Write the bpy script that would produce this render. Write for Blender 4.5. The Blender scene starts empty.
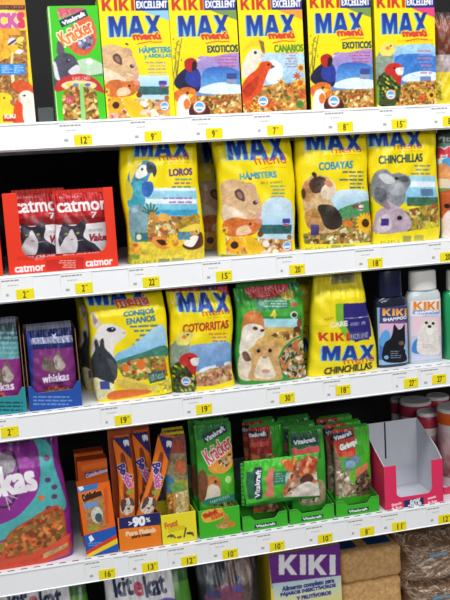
import bpy, bmesh, math, random
import numpy as np

# ------------------------------------------------------------------ camera, world, light
C = bpy.context.scene.collection
scene = bpy.context.scene
FOC, YAW, PITCH, ROLL = 860.4, 0.2292, 0.1464, -0.0607
CAM = np.array([0.0, -1.56, 1.5])
def cam_axes():
    cy, sy = math.cos(YAW), math.sin(YAW); cp, sp = math.cos(PITCH), math.sin(PITCH)
    f = np.array([sy*cp, cy*cp, -sp]); r0 = np.array([cy, -sy, 0.0]); u0 = np.cross(r0, f)
    r = math.cos(ROLL)*r0 + math.sin(ROLL)*u0
    u = -math.sin(ROLL)*r0 + math.cos(ROLL)*u0
    return r, u, f
AR, AU, AF = cam_axes()
cd = bpy.data.cameras.new('camera'); cam = bpy.data.objects.new('camera', cd); C.objects.link(cam)
from mathutils import Matrix, Vector
M = Matrix.Identity(4)
for i in range(3):
    M[i][0] = AR[i]; M[i][1] = AU[i]; M[i][2] = -AF[i]; M[i][3] = CAM[i]
cam.matrix_world = M
cd.sensor_fit = 'VERTICAL'; cd.sensor_height = 24.0; cd.lens = 24.0*FOC/600.0
cd.clip_start = 0.05; cd.clip_end = 50
scene.camera = cam

w = bpy.data.worlds.new('world'); scene.world = w; w.use_nodes = True
w.node_tree.nodes['Background'].inputs[0].default_value = (0.86, 0.93, 1.0, 1)
w.node_tree.nodes['Background'].inputs[1].default_value = 0.15
def area(name, loc, rot, sx, sy, power, col):
    l = bpy.data.lights.new(name, 'AREA'); l.shape = 'RECTANGLE'; l.size = sx; l.size_y = sy
    l.energy = power; l.color = col
    o = bpy.data.objects.new(name, l); o.location = loc; o.rotation_euler = rot; C.objects.link(o)
    return o
# fluorescent tubes over the aisle
area('ceiling_light', (0.3, -0.85, 2.75), (math.radians(12), 0, 0), 3.2, 0.3, 39, (0.97, 0.98, 1.0))
area('ceiling_light', (0.3, -3.0, 3.0), (math.radians(32), 0, 0), 3.2, 0.5, 15, (0.97, 0.98, 1.0))
area('ceiling_light', (0.3, -5.6, 3.0), (math.radians(55), 0, 0), 3.6, 0.6, 78, (0.97, 0.98, 1.0))
vs = scene.view_settings
scene.display_settings.display_device = 'sRGB'
vs.view_transform = 'Standard'; vs.look = 'None'; vs.gamma = 1.0; vs.use_curve_mapping = False
vs.exposure = 0.12

# ------------------------------------------------------------------ geometry of the place
ZT = 1.92; ZA, ZB, ZC, ZD, ZE = 1.6063, 1.3437, 1.0926, 0.8004, 0.42
LIP = 0.0484
def xat(px, Y, Z):
    """world x of the point at depth Y and height Z seen in picture column px"""
    k = (px-225.0)/FOC; d = np.array([0, Y, Z]) - CAM
    return -((AR-k*AF) @ d) / (AR-k*AF)[0]
def zat(py, X, Y):
    k = (300.0-py)/FOC; d = np.array([X, Y, 0]) - CAM
    return -((AU-k*AF) @ d) / (AU-k*AF)[2]

def project(p):
    d = np.array(p, float)-CAM; k = FOC/(AF @ d)
    return (225+k*(AR @ d), 300-k*(AU @ d))
CTX = {}
def at(z, Y, zmax=9, top=False, tw=1.0): CTX.update(on=True, z=z, Y=Y, zmax=zmax, top=top, tw=tw)
def off(): CTX['on'] = False

# ------------------------------------------------------------------ colour and print painter
def hx(c):
    if not isinstance(c, str): return np.array(c, float)
    c = c.lstrip('#'); return np.array([int(c[i:i+2], 16)/255.0 for i in (0, 2, 4)])
_tx = {}
def glyphs(s):
    if s not in _tx:
        cu = bpy.data.curves.new('txt', 'FONT'); cu.body = s; cu.resolution_u = 3
        o = bpy.data.objects.new('txt', cu); me = bpy.data.meshes.new_from_object(o)
        n = len(me.vertices); v = np.empty(n*3); me.vertices.foreach_get('co', v); v = v.reshape(-1, 3)[:, :2].copy()
        me.calc_loop_triangles(); t = np.array([list(x.vertices) for x in me.loop_triangles])
        mn, mx = v.min(0), v.max(0); v = (v-mn)/(mx-mn)
        _tx[s] = (v, t)
        bpy.data.objects.remove(o); bpy.data.curves.remove(cu); bpy.data.meshes.remove(me)
    return _tx[s]
def smooth(p, n=6):
    p = np.array(p, float); out = []
    N = len(p)
    for i in range(N):
        a, b, c, d = p[i-1], p[i], p[(i+1) % N], p[(i+2) % N]
        for t in np.arange(n)/n:
            out.append(0.5*((2*b)+(c-a)*t+(2*a-5*b+4*c-d)*t*t+(3*b-a-3*c+d)*t**3))
    return np.array(out)
def homog(src, dst):
    A = []; B = []
    for (x, y), (u, v) in zip(src, dst):
        A.append([x, y, 1, 0, 0, 0, -u*x, -u*y]); B.append(u)
        A.append([0, 0, 0, x, y, 1, -v*x, -v*y]); B.append(v)
    h = np.linalg.solve(np.array(A, float), np.array(B, float))
    return np.append(h, 1).reshape(3, 3)
class Art:
    """colours printed on a package front; drawn in coordinates measured on the package"""
    def __init__(s, quad, bg, k=1.5, seed=1):
        q = np.array(quad, float)
        if CTX.get('on'):                    # measured corners -> true place and size, then back to exact corners
            zs, Y = CTX['z'], CTX['Y']; (tl, tr, br, bl) = q
            if CTX.get('top'):
                xc = xat((tl[0]+tr[0])/2, Y, zs+.25)
                for _ in range(4):
                    zt = zat((tl[1]+tr[1])/2, xc, Y); X0, X1 = xat(tl[0], Y, zt), xat(tr[0], Y, zt); xc = (X0+X1)/2
            else:
                X0, X1 = xat(bl[0], Y, zs), xat(br[0], Y, zs); xc = (X0+X1)/2; zt = zat((tl[1]+tr[1])/2, xc, Y)
            zt = min(zt, CTX.get('zmax', 9))
            s.fit = (xc, X1-X0, zt-zs)
            tw = CTX.get('tw', 1); XM = (X0+X1)/2; XH = (X1-X0)/2*tw
            q = np.array([project((XM-XH, Y, zt)), project((XM+XH, Y, zt)), project((X1, Y, zs)), project((X0, Y, zs))])
        s.quad = q
        s.w = (np.linalg.norm(q[1]-q[0])+np.linalg.norm(q[2]-q[3]))/2
        s.h = (np.linalg.norm(q[3]-q[0])+np.linalg.norm(q[2]-q[1]))/2
        s.nx = max(8, int(s.w*k)); s.ny = max(8, int(s.h*k))
        s.Wc, s.Hc = s.nx*2, s.ny*2; s.k = 2*k
        s.H = homog(q, [(0, 0), (s.Wc, 0), (s.Wc, s.Hc), (0, s.Hc)])
        s.a = np.empty((s.Hc, s.Wc, 3)); s.a[:] = hx(bg)
        s.r = np.random.default_rng(seed); s.zo = (0, 0, 1.0); s.loc = False
        s.noise = sum(s._n(f)*g for f, g in ((2, .35), (5, .4), (12, .3)))
    def _n(s, cell):
        h, w_ = s.Hc//cell+3, s.Wc//cell+3
        g = s.r.uniform(-1, 1, (h, w_))
        yy = np.arange(s.Hc)/cell; xx = np.arange(s.Wc)/cell
        y0 = yy.astype(int); x0 = xx.astype(int); fy = (yy-y0)[:, None]; fx = (xx-x0)[None]
        a = g[y0][:, x0]; b = g[y0][:, x0+1]; c = g[y0+1][:, x0]; d = g[y0+1][:, x0+1]
        return (a*(1-fx)+b*fx)*(1-fy)+(c*(1-fx)+d*fx)*fy
    def z(s, ox, oy, sc): s.zo = (ox, oy, sc); s.loc = False; return s
    def local(s): s.loc = True; return s       # 0..w, 0..h from the top left
    def P(s, p):
        p = np.atleast_2d(np.array(p, float))
        if s.loc: return p*s.k*np.array([s.Wc/(s.w*s.k), s.Hc/(s.h*s.k)])
        p = p/s.zo[2]+np.array(s.zo[:2])
        q = np.c_[p, np.ones(len(p))] @ s.H.T
        return q[:, :2]/q[:, 2:]
    def U(s): return s.k/(1 if s.loc else s.zo[2])
    def _mask(s, p):
        x0 = max(0, int(p[:, 0].min())); x1 = min(s.Wc, int(p[:, 0].max())+2)
        y0 = max(0, int(p[:, 1].min())); y1 = min(s.Hc, int(p[:, 1].max())+2)
        if x1 <= x0 or y1 <= y0: return None
        X = (np.arange(x0, x1)+.5)[None]; Y = (np.arange(y0, y1)+.5)[:, None]
        m = np.zeros((y1-y0, x1-x0), bool); n = len(p)
        for i in range(n):
            xa, ya = p[i-1]; xb, yb = p[i]
            if ya == yb: continue
            row = (ya > Y) != (yb > Y)
            m ^= row & (X < (xb-xa)*(Y-ya)/(yb-ya)+xa)
        return (slice(y0, y1), slice(x0, x1)), m
    def _put(s, sl, m, c, tex=0, c2=None, alpha=1.0):
        c = hx(c); reg = s.a[sl]
        col = np.broadcast_to(c, reg.shape).copy()
        if c2 is not None:
            t = np.linspace(0, 1, reg.shape[0])[:, None, None]; col = c*(1-t)+hx(c2)*t; col = np.broadcast_to(col, reg.shape).copy()
        if tex: col = np.clip(col*(1+tex*s.noise[sl][..., None]), 0, 1)
        reg[m] = reg[m]*(1-alpha)+col[m]*alpha
    def poly(s, p, c, **k):
        r = s._mask(s.P(p))
        if r: s._put(*r, c, **k)
    def blob(s, p, c, **k): s.poly(smooth(p), c, **k)
    def rect(s, x0, y0, x1, y1, c, **k): s.poly([(x0, y0), (x1, y0), (x1, y1), (x0, y1)], c, **k)
    def ell(s, cx, cy, rx, ry, c, ang=0, **k):
        t = np.linspace(0, 2*math.pi, 22)[:-1]; a = math.radians(ang)
        x, y = rx*np.cos(t), ry*np.sin(t)
        s.poly(np.c_[cx+x*math.cos(a)-y*math.sin(a), cy+x*math.sin(a)+y*math.cos(a)], c, **k)
    def line(s, pts, wd, c, closed=False, **k):
        p = np.array(pts, float)
        for i in range(len(p)-(0 if closed else 1)):
            a, b = p[i], p[(i+1) % len(p)]; d = b-a; L = np.linalg.norm(d)
            if L < 1e-6: continue
            n = np.array([-d[1], d[0]])/L*wd/2; e = d/L*wd*.2
            s.poly([a+n-e, b+n+e, b-n+e, a-n-e], c, **k)
    def text(s, t, x0, y0, x1, y1, c, ang=0, bold=0, out=None, c2=None, slant=0):
        v, tr = glyphs(t); q = s.P([((x0+x1)/2, (y0+y1)/2)])[0]; U = s.U()
        w_, h_ = (x1-x0)*U, (y1-y0)*U; b = bold*U
        x = (v[:, 0]-.5)*(w_-2*b)+slant*(v[:, 1]-.5)*h_; y = (.5-v[:, 1])*(h_-2*b)
        a = math.radians(ang); X = q[0]+x*math.cos(a)-y*math.sin(a); Y = q[1]+x*math.sin(a)+y*math.cos(a)
        pad = int(b+(out[1]*U if out else 0))+3
        ox, oy = int(X.min())-pad, int(Y.min())-pad
        Wd, Hd = int(X.max())-ox+pad+1, int(Y.max())-oy+pad+1
        if Wd > 4000 or Hd > 4000: return
        m = np.zeros((Hd, Wd), bool)
        for i, j, k_ in tr:
            ax, ay, bx, by, cx, cy = X[i]-ox, Y[i]-oy, X[j]-ox, Y[j]-oy, X[k_]-ox, Y[k_]-oy
            xa, xb = int(min(ax, bx, cx)), int(max(ax, bx, cx))+1; ya, yb = int(min(ay, by, cy)), int(max(ay, by, cy))+1
            gx = (np.arange(xa, xb+1)+.5)[None]; gy = (np.arange(ya, yb+1)+.5)[:, None]
            e1 = (bx-ax)*(gy-ay)-(by-ay)*(gx-ax); e2 = (cx-bx)*(gy-by)-(cy-by)*(gx-bx); e3 = (ax-cx)*(gy-cy)-(ay-cy)*(gx-cx)
            m[ya:yb+1, xa:xb+1] |= ((e1 >= 0) & (e2 >= 0) & (e3 >= 0)) | ((e1 <= 0) & (e2 <= 0) & (e3 <= 0))
        def dil(m, r):
            if r < .5: return m
            o = m.copy(); R = int(r)
            for dy in range(-R, R+1):
                for dx in range(-R, R+1):
                    if dx*dx+dy*dy <= r*r*1.7 and (dx or dy): o |= np.roll(np.roll(m, dy, 0), dx, 1)
            return o
        def comp(m, c, c2=None):
            X0, Y0 = max(0, ox), max(0, oy); X1, Y1 = min(s.Wc, ox+Wd), min(s.Hc, oy+Hd)
            if X1 <= X0 or Y1 <= Y0: return
            s._put((slice(Y0, Y1), slice(X0, X1)), m[Y0-oy:Y1-oy, X0-ox:X1-ox], c, c2=c2)
        m = dil(m, b)
        if out: comp(dil(m, out[1]*U), out[0])
        comp(m, c, c2)
    def lines(s, x0, y0, x1, y1, n, c, right=True, th=.45):
        st = (y1-y0)/n
        for i in range(n):
            y = y0+i*st; f = s.r.uniform(.55, 1); L = (x1-x0)*f
            a, b = (x1-L, x1) if right else (x0, x0+L)
            x = a
            while x < b:
                wd = st*s.r.uniform(.9, 2.4); s.rect(x, y, min(b, x+wd), y+st*th, c if isinstance(c, str) else c[i % len(c)], alpha=.85); x += wd+st*.3
    def seeds(s, p, pal, n, r, bg=None, asp=.6):
        p = np.array(p, float)
        if bg: s.poly(p, bg, tex=.4)
        q = s.P(p); rm = s._mask(q)
        if not rm: return
        (sy, sx), m = rm; U = s.U(); ys, xs = np.nonzero(m)
        if not len(ys): return
        idx = s.r.integers(0, len(ys), n)
        t = np.linspace(0, 2*math.pi, 9)[:-1]
        for i in idx:
            cx, cy = xs[i]+sx.start, ys[i]+sy.start; R = r*U*s.r.uniform(.6, 1.2); a = s.r.uniform(0, math.pi)
            x, y = R*np.cos(t), R*asp*np.sin(t); c = hx(pal[s.r.integers(len(pal))])*s.r.uniform(.8, 1.12)
            rr = s._mask(np.c_[cx+x*math.cos(a)-y*math.sin(a), cy+x*math.sin(a)+y*math.cos(a)])
            if rr:
                (ay, ax), mm = rr
                y0, x0 = ay.start-sy.start, ax.start-sx.start
                sub = np.zeros_like(mm)
                ya, yb = max(0, y0), min(m.shape[0], y0+mm.shape[0]); xa, xb = max(0, x0), min(m.shape[1], x0+mm.shape[1])
                if yb > ya and xb > xa: sub[ya-y0:yb-y0, xa-x0:xb-x0] = m[ya:yb, xa:xb]
                s._put((ay, ax), mm & sub, np.clip(c, 0, 1))
    def flower(s, cx, cy, r, pet, mid, n=12, rm=.42):
        for i in range(n):
            a = 2*math.pi*i/n; s.ell(cx+.62*r*math.cos(a), cy+.62*r*math.sin(a), r*.42, r*.17, pet, ang=math.degrees(a), tex=.2)
        s.ell(cx, cy, r*rm, r*rm, mid, tex=.5)
    def grid(s):
        return s.a.reshape(s.ny, 2, s.nx, 2, 3).mean((1, 3))[::-1]      # bottom row first

# ------------------------------------------------------------------ materials
def mat(name, col=None, rough=.5, spec=.5, coat=0, bump=0, bscale=60, var=0, vscale=8, metal=0, trans=0, alpha=1, col2=None):
    m = bpy.data.materials.new(name); m.use_nodes = True; nt = m.node_tree; b = nt.nodes['Principled BSDF']
    b.inputs['Roughness'].default_value = rough; b.inputs['Specular IOR Level'].default_value = spec
    b.inputs['Coat Weight'].default_value = coat; b.inputs['Coat Roughness'].default_value = .15
    b.inputs['Metallic'].default_value = metal; b.inputs['Transmission Weight'].default_value = trans; b.inputs['Alpha'].default_value = alpha
    tc = nt.nodes.new('ShaderNodeTexCoord')
    if col is None:
        a = nt.nodes.new('ShaderNodeAttribute'); a.attribute_name = 'print'; nt.links.new(a.outputs['Color'], b.inputs['Base Color'])
    else:
        lin = [((x+.055)/1.055)**2.4 if x > .04045 else x/12.92 for x in hx(col)]
        lin2 = [x*(1-var) for x in lin] if col2 is None else [((x+.055)/1.055)**2.4 if x > .04045 else x/12.92 for x in hx(col2)]
        n = nt.nodes.new('ShaderNodeTexNoise'); n.inputs['Scale'].default_value = vscale; n.inputs['Detail'].default_value = 6
        r = nt.nodes.new('ShaderNodeValToRGB'); r.color_ramp.elements[0].position = .35; r.color_ramp.elements[1].position = .65
        r.color_ramp.elements[0].color = (*lin2, 1); r.color_ramp.elements[1].color = (*lin, 1)
        nt.links.new(tc.outputs['Object'], n.inputs['Vector']); nt.links.new(n.outputs[0], r.inputs[0]); nt.links.new(r.outputs[0], b.inputs['Base Color'])
    if bump:
        n2 = nt.nodes.new('ShaderNodeTexNoise'); n2.inputs['Scale'].default_value = bscale; n2.inputs['Detail'].default_value = 4
        bp = nt.nodes.new('ShaderNodeBump'); bp.inputs['Strength'].default_value = bump; bp.inputs['Distance'].default_value = .004
        nt.links.new(tc.outputs['Object'], n2.inputs['Vector']); nt.links.new(n2.outputs[0], bp.inputs['Height']); nt.links.new(bp.outputs[0], b.inputs['Normal'])
    return m
M_FOIL = mat('printed_film', rough=.34, spec=.4, coat=.2, bump=.5, bscale=26)
M_CARD = mat('printed_card', rough=.45, spec=.25)
M_PAPER = mat('printed_paper', rough=.7, spec=.2)
M_SHELF = mat('white_enamel', '#eceff2', rough=.4, var=.03)
M_RAIL = mat('white_rail', '#f3f4f6', rough=.3, var=.02)
M_DARK = mat('dark_slot', '#15161a', rough=.8)
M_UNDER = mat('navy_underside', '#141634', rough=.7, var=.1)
M_BACK = mat('dark_back_panel', '#0b0a0b', rough=.8, var=.3, vscale=3)
M_FLOOR = mat('floor_tile', '#b9b6ae', rough=.4, var=.12, vscale=6)
M_GREY = mat('grey_card', '#d3d4dc', rough=.7, var=.04, vscale=20)
M_KRAFT = mat('kraft_card', '#8a6544', rough=.8, var=.15)
M_CLEAR = mat('clear_plastic', '#dfe8ea', rough=.1, trans=.9, alpha=.55)

# ------------------------------------------------------------------ mesh helpers
def link(o, parent=None):
    C.objects.link(o)
    if parent is not None: o.parent = parent
    return o
def tag(o, label, cat, group=None, kind=None):
    o['label'] = label; o['category'] = cat
    if group: o['group'] = group
    if kind: o['kind'] = kind
    return o
def empty(name, loc, label, cat, group=None, rot=(0, 0, 0)):
    o = bpy.data.objects.new(name, None); o.location = loc; o.rotation_euler = rot; o.empty_display_size = .02
    link(o); return tag(o, label, cat, group)
def mk(name, V, F, m, parent=None, cols=None, sm=False):
    me = bpy.data.meshes.new(name); V = np.asarray(V, np.float32)
    if isinstance(F, np.ndarray):
        me.vertices.add(len(V)); me.vertices.foreach_set('co', V.ravel())
        me.loops.add(F.size); me.loops.foreach_set('vertex_index', F.ravel().astype(np.int32))
        me.polygons.add(len(F)); me.polygons.foreach_set('loop_start', np.arange(0, F.size, 4, dtype=np.int32)); me.update(calc_edges=True)
    else:
        me.from_pydata([tuple(v) for v in V], [], F); me.update()
    if cols is not None:
        a = me.attributes.new('print', 'BYTE_COLOR', 'POINT')
        c = np.ones((len(V), 4), np.float32); c[:, :3] = cols; a.data.foreach_set('color_srgb', c.ravel())
    if sm: me.polygons.foreach_set('use_smooth', np.ones(len(me.polygons), bool))
    me.materials.append(m)
    return link(bpy.data.objects.new(name, me), parent)
def gridq(nx, ny, o=0):
    i = np.arange(nx-1)[None]; j = np.arange(ny-1)[:, None]; a = (j*nx+i+o)
    return np.stack([a, a+1, a+nx+1, a+nx], -1).reshape(-1, 4)
def box_me(x0, x1, y0, y1, z0, z1):
    V = [(x0, y0, z0), (x1, y0, z0), (x1, y1, z0), (x0, y1, z0), (x0, y0, z1), (x1, y0, z1), (x1, y1, z1), (x0, y1, z1)]
    F = [(0, 3, 2, 1), (4, 5, 6, 7), (0, 1, 5, 4), (1, 2, 6, 5), (2, 3, 7, 6), (3, 0, 4, 7)]
    return V, F
def box(name, x0, x1, y0, y1, z0, z1, m, parent=None):
    V, F = box_me(x0, x1, y0, y1, z0, z1); return mk(name, V, F, m, parent)
def prism(name, prof, axis, a0, a1, m, parent=None):
    """extrude a closed 2-D outline along an axis ('x': outline is (y,z); 'y': outline is (x,z))"""
    n = len(prof); V = []
    for a in (a0, a1):
        for p, q in prof: V.append((a, p, q) if axis == 'x' else (p, a, q))
    F = [tuple(range(n)), tuple(range(2*n-1, n-1, -1))]+[(i, i+n, (i+1) % n+n, (i+1) % n) for i in range(n)]
    o = mk(name, V, F, m, parent)
    bm = bmesh.new(); bm.from_mesh(o.data); bmesh.ops.recalc_face_normals(bm, faces=bm.faces); bm.to_mesh(o.data); bm.free()
    return o
def lathe(name, prof, m, parent=None, n=40, sx=1, sy=1, sm=True):
    V = []; F = []
    for r, z in prof:
        for i in range(n):
            a = 2*math.pi*i/n; V.append((r*math.cos(a)*sx, r*math.sin(a)*sy, z))
    k = len(prof)
    for j in range(k-1):
        for i in range(n): F.append((j*n+i, j*n+(i+1) % n, (j+1)*n+(i+1) % n, (j+1)*n+i))
    F.append(tuple(range(n-1, -1, -1))); F.append(tuple(range((k-1)*n, k*n)))
    o = mk(name, V, F, m, parent)
    if sm:
        o.data.polygons.foreach_set('use_smooth', np.ones(len(o.data.polygons), bool)); o.data.set_sharp_from_angle(angle=math.radians(40))
    return o
def hidden_shell(W, T, H, side):
    """right, back, left, top and bottom of a carton (front lies at y=0)"""
    V = []; F = []; 
    x0, x1, y0, y1, z0, z1 = -W/2, W/2, 0, T, 0, H
    for q in ([(x1, y0, z0), (x1, y1, z0), (x1, y1, z1), (x1, y0, z1)], [(x1, y1, z0), (x0, y1, z0), (x0, y1, z1), (x1, y1, z1)],
              [(x0, y1, z0), (x0, y0, z0), (x0, y0, z1), (x0, y1, z1)], [(x0, y0, z1), (x1, y0, z1), (x1, y1, z1), (x0, y1, z1)],
              [(x0, y1, z0), (x1, y1, z0), (x1, y0, z0), (x0, y0, z0)]):
        F.append([len(V)+i for i in range(4)]); V += q
    return np.array(V), np.array(F), np.tile(hx(side), (20, 1))
def carton(name, art, W, H, T, side, parent=None, m=None):
    g = art.grid() if isinstance(art, Art) else art; ny, nx = g.shape[:2]
    X, Z = np.meshgrid(np.linspace(-W/2, W/2, nx), np.linspace(0, H, ny))
    V = np.stack([X, 0*X, Z], -1).reshape(-1, 3); F = gridq(nx, ny)
    V2, F2, c2 = hidden_shell(W, T, H, side)
    return mk(name, np.r_[V, V2], np.r_[F, F2+len(V)], m or M_CARD, parent, np.r_[g.reshape(-1, 3), c2])
def panel(name, art, W, H, parent=None, thick=.0012, keep=None, m=None, top=None, curve=None):
    """a printed sheet standing in the xz plane; keep(u,v) cuts openings, top(u) shapes the upper edge"""
    g = art.grid() if isinstance(art, Art) else art; ny, nx = g.shape[:2]
    U, Vv = np.meshgrid(np.linspace(0, 1, nx), np.linspace(0, 1, ny))
    Zs = Vv*H if top is None else Vv*H*top(U)
    Y = 0*U if curve is None else curve(U)
    if top is not None:                       # keep the print where it stands: resample columns
        src = np.clip((Vv*top(U)*(ny-1)).round().astype(int), 0, ny-1); g = g[src, np.arange(nx)[None].repeat(ny, 0)]
    P = np.stack([(U-.5)*W, Y, Zs], -1).reshape(-1, 3); F = gridq(nx, ny)
    if keep is not None:
        k = keep(U, Vv).ravel(); F = F[k[F].all(1)]
    used = np.unique(F); mp = -np.ones(len(P), int); mp[used] = np.arange(len(used)); P = P[used]; F = mp[F]; cc = g.reshape(-1, 3)[used]
    n = len(P)
    B = P+np.array([0, thick, 0])
    E = np.r_[F[:, [0, 1]], F[:, [1, 2]], F[:, [2, 3]], F[:, [3, 0]]]; key = np.sort(E, 1); kk = key[:, 0].astype(np.int64)*n+key[:, 1]
    _, ind, cnt = np.unique(kk, return_index=True, return_counts=True); E = E[ind[cnt == 1]]
    S = np.c_[E[:, 1], E[:, 0], E[:, 0]+n, E[:, 1]+n]
    return mk(name, np.r_[P, B], np.r_[F, F[:, ::-1]+n, S], m or M_CARD, parent, np.r_[cc, np.tile(np.array([.93, .93, .93] if m is M_PAPER else [.75, .74, .73]), (n, 1))])
def pouch(name, art, W, H, T, side, parent=None, style='stand', p=3.2, seed=1, amp=1.0, topw=1.0, m=None, flare=0, lin=1.0, sway=1.0):
    """a filled bag: printed front, plain back; front centre is furthest towards -y"""
    g = art.grid() if isinstance(art, Art) else art; ny, nx = g.shape[:2]; nb = 10
    rnd = np.random.default_rng(seed)
    U, Vv = np.meshgrid(np.linspace(0, 1, nx), np.linspace(0, 1, ny))
    def ss(a, b, t): t = np.clip((t-a)/(b-a), 0, 1); return t*t*(3-2*t)
    def prof(v):
        if style == 'stand': return (.93+.07*ss(0, .12, v))*(1-.72*ss(.74, 1.0, v))
        if style == 'block': return (.9+.1*ss(0, .1, v))*(1-.55*ss(.75, 1, v))
        return .06+.94*np.clip(np.sin(np.pi*np.clip(v, 0, 1)), 0, 1)**.55
    def half(u): return np.clip(1-np.abs(2*u-1)**p, 0, 1)**(1/p)
    ph = rnd.uniform(0, 6.28, 10)
    wr = np.zeros_like(U)
    for i in range(5):
        fx, fz = rnd.uniform(1, 5), rnd.uniform(1, 6); wr += np.sin(6.28*(fx*U+fz*Vv*rnd.choice([-1, 1]))+ph[i])/5
    top = ss(.6, 1, Vv)
    wr2 = np.sin(6.28*(7*U+1.5*Vv)+ph[5])*.5+np.sin(6.28*(11*U-2*Vv)+ph[6])*.3
    wv = (1-(1-topw)*ss(.55, .95, Vv)+flare*(1-ss(0, .5, Vv)))*(1+.008*np.sin(9*Vv+ph[7])+.006*np.sin(23*Vv+ph[8]))
    wv = wv*(1-(1-lin)*Vv)
    sh = .0022*np.sin(7*Vv+ph[9])*amp*sway
    X = (U-.5)*W*wv+sh
    Y = -T/2*prof(Vv)*half(U)-amp*(.0016*wr+.0022*wr2*top)*np.minimum(1, half(U)*1.5)
    Z = Vv*H+0*U
    ub = np.linspace(1, 0, nb+2)[1:-1]; Ub, Vb = np.meshgrid(ub, np.linspace(0, 1, ny))
    wvb = wv[:, :1]; Xb = (Ub-.5)*W*wvb+sh[:, :1]; Yb = T/2*prof(Vb)*half(Ub); Zb = Vb*H
    L = nx+nb
    P = np.concatenate([np.stack([X, Y, Z], -1), np.stack([Xb, Yb, Zb], -1)], 1).reshape(-1, 3)
    cb = np.broadcast_to(hx(side), (ny, nb, 3)); 
    cols = np.concatenate([g, cb], 1).copy()
    cols[:, 0] = hx(side); cols[:, nx-1] = hx(side)
    cols = cols.reshape(-1, 3)
    i = np.arange(L)[None]; j = np.arange(ny-1)[:, None]; a = j*L+i; b = j*L+(i+1) % L
    F = np.stack([a, b, b+L, a+L], -1).reshape(-1, 4)
    # close bottom and top by joining front to back
    def cap(row):
        fr = np.linspace(0, nx-1, nb+2).round().astype(int)+row*L
        bk = np.r_[fr[0], np.arange(L-1, nx-1, -1)+row*L, fr[-1]]
        return np.stack([fr[:-1], bk[:-1], bk[1:], fr[1:]], -1)
    bc, tcp = cap(0)[1:-1], cap(ny-1)[1:-1][:, ::-1]
    return mk(name, P, np.r_[F, bc, tcp], m or M_FOIL, parent, cols, sm=True)
def seal(name, W, H, z, m, parent, y=0, n=30, teeth=True):
    """crimped strip along a bag's end"""
    V = []; F = []
    for i in range(n+1):
        x = (i/n-.5)*W; t = H+(.0012 if i % 2 and teeth else 0)
        yy = y+.0008*math.sin(i*2.1)
        V += [(x, yy-.0006, z), (x, yy-.0006, z+t), (x, yy+.0006, z+t), (x, yy+.0006, z)]
    for i in range(n):
        for k in range(4):
            a, b = 4*i+k, 4*i+(k+1) % 4; F.append((a, b, b+4, a+4))
    F += [(0, 3, 2, 1), (4*n, 4*n+1, 4*n+2, 4*n+3)]
    return mk(name, V, F, m, parent)
def dup(o, loc, label, group=None, rot=None):
    c = o.copy(); C.objects.link(c); c.location = loc; c['label'] = label
    if group: c['group'] = group
    if rot is not None: c.rotation_euler = rot
    for ch in list(o.children):
        d = ch.copy(); C.objects.link(d); d.parent = c
        for g in list(ch.children):
            e = g.copy(); C.objects.link(e); e.parent = d
    return c

# ------------------------------------------------------------------ shelving and floor
SX0, SX1, SD = -0.85, 1.75, 0.44
o = box('floor', -4, 5, -8, 3, -.05, 0, M_FLOOR); o['kind'] = 'structure'
o = box('wall_back', -4, 5, .62, .72, 0, 3.2, mat('wall_paint', '#cfcdc8', rough=.9, var=.04)); o['kind'] = 'structure'
o = box('ceiling', -4, 5, -8, .72, 3.2, 3.3, mat('ceiling_tile', '#d9d9d6', rough=.9, var=.05)); o['kind'] = 'structure'
unit = empty('shelving_frame', (0, SD, 0), 'dark upright back panel and posts of the shop shelving behind the goods', 'shelving')
box('back_panel', SX0, SX1, .005, .03, .1, 2.2, M_BACK, unit)
for x in (SX0, SX1): box('post', x-.02, x+.02, .03, .07, 0, 2.25, M_BACK, unit)
box('base_plinth', SX0, SX1, -SD+.02, .005, 0.0, ZE-.05, M_BACK, unit)
def shelf(z, label, slots):
    t = empty('shelf', (0, 0, z), label, 'shelf')
    dk = box('deck', SX0, SX1, .0, SD, -.012, 0, M_SHELF, t)
    prof = [(-.001, .0), (-.001, -LIP), (-.006, -LIP), (-.0115, -LIP+.0035), (-.010, -LIP+.005), (-.0085, -.005), (-.010, -.0035), (-.009, .0)]
    prism('ticket_rail', prof, 'x', SX0, SX1, M_RAIL, t)
    box('underside', SX0, SX1, .003, SD-.021, -.0145, -.0122, M_UNDER, t)
    box('rear_lip', SX0, SX1, SD-.02, SD-.004, -.04, -.0125, M_SHELF, t)
    if slots:
        V = []; F = []; x = SX0+.02
        while x < SX1-.02:
            v, f = box_me(x, x+.012, -.0072, -.0046, -.002, .0003); F += [[i+len(V) for i in q] for q in f]; V += v; x += .0235
        mk('slot_row', V, F, M_DARK, dk)
    return t
shelf(ZA, 'highest white metal shelf, carrying the upright bird and rodent food boxes', False)
shelf(ZB, 'white metal shelf carrying the red cat food tray and yellow bags', False)
shelf(ZC, 'white metal shelf carrying the two shampoo bottles', True)
shelf(ZD, 'lowest white metal shelf in view, carrying the green trays and empty pink box', True)
shelf(ZE, 'base shelf under the hay and wood shaving bales', False)
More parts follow.
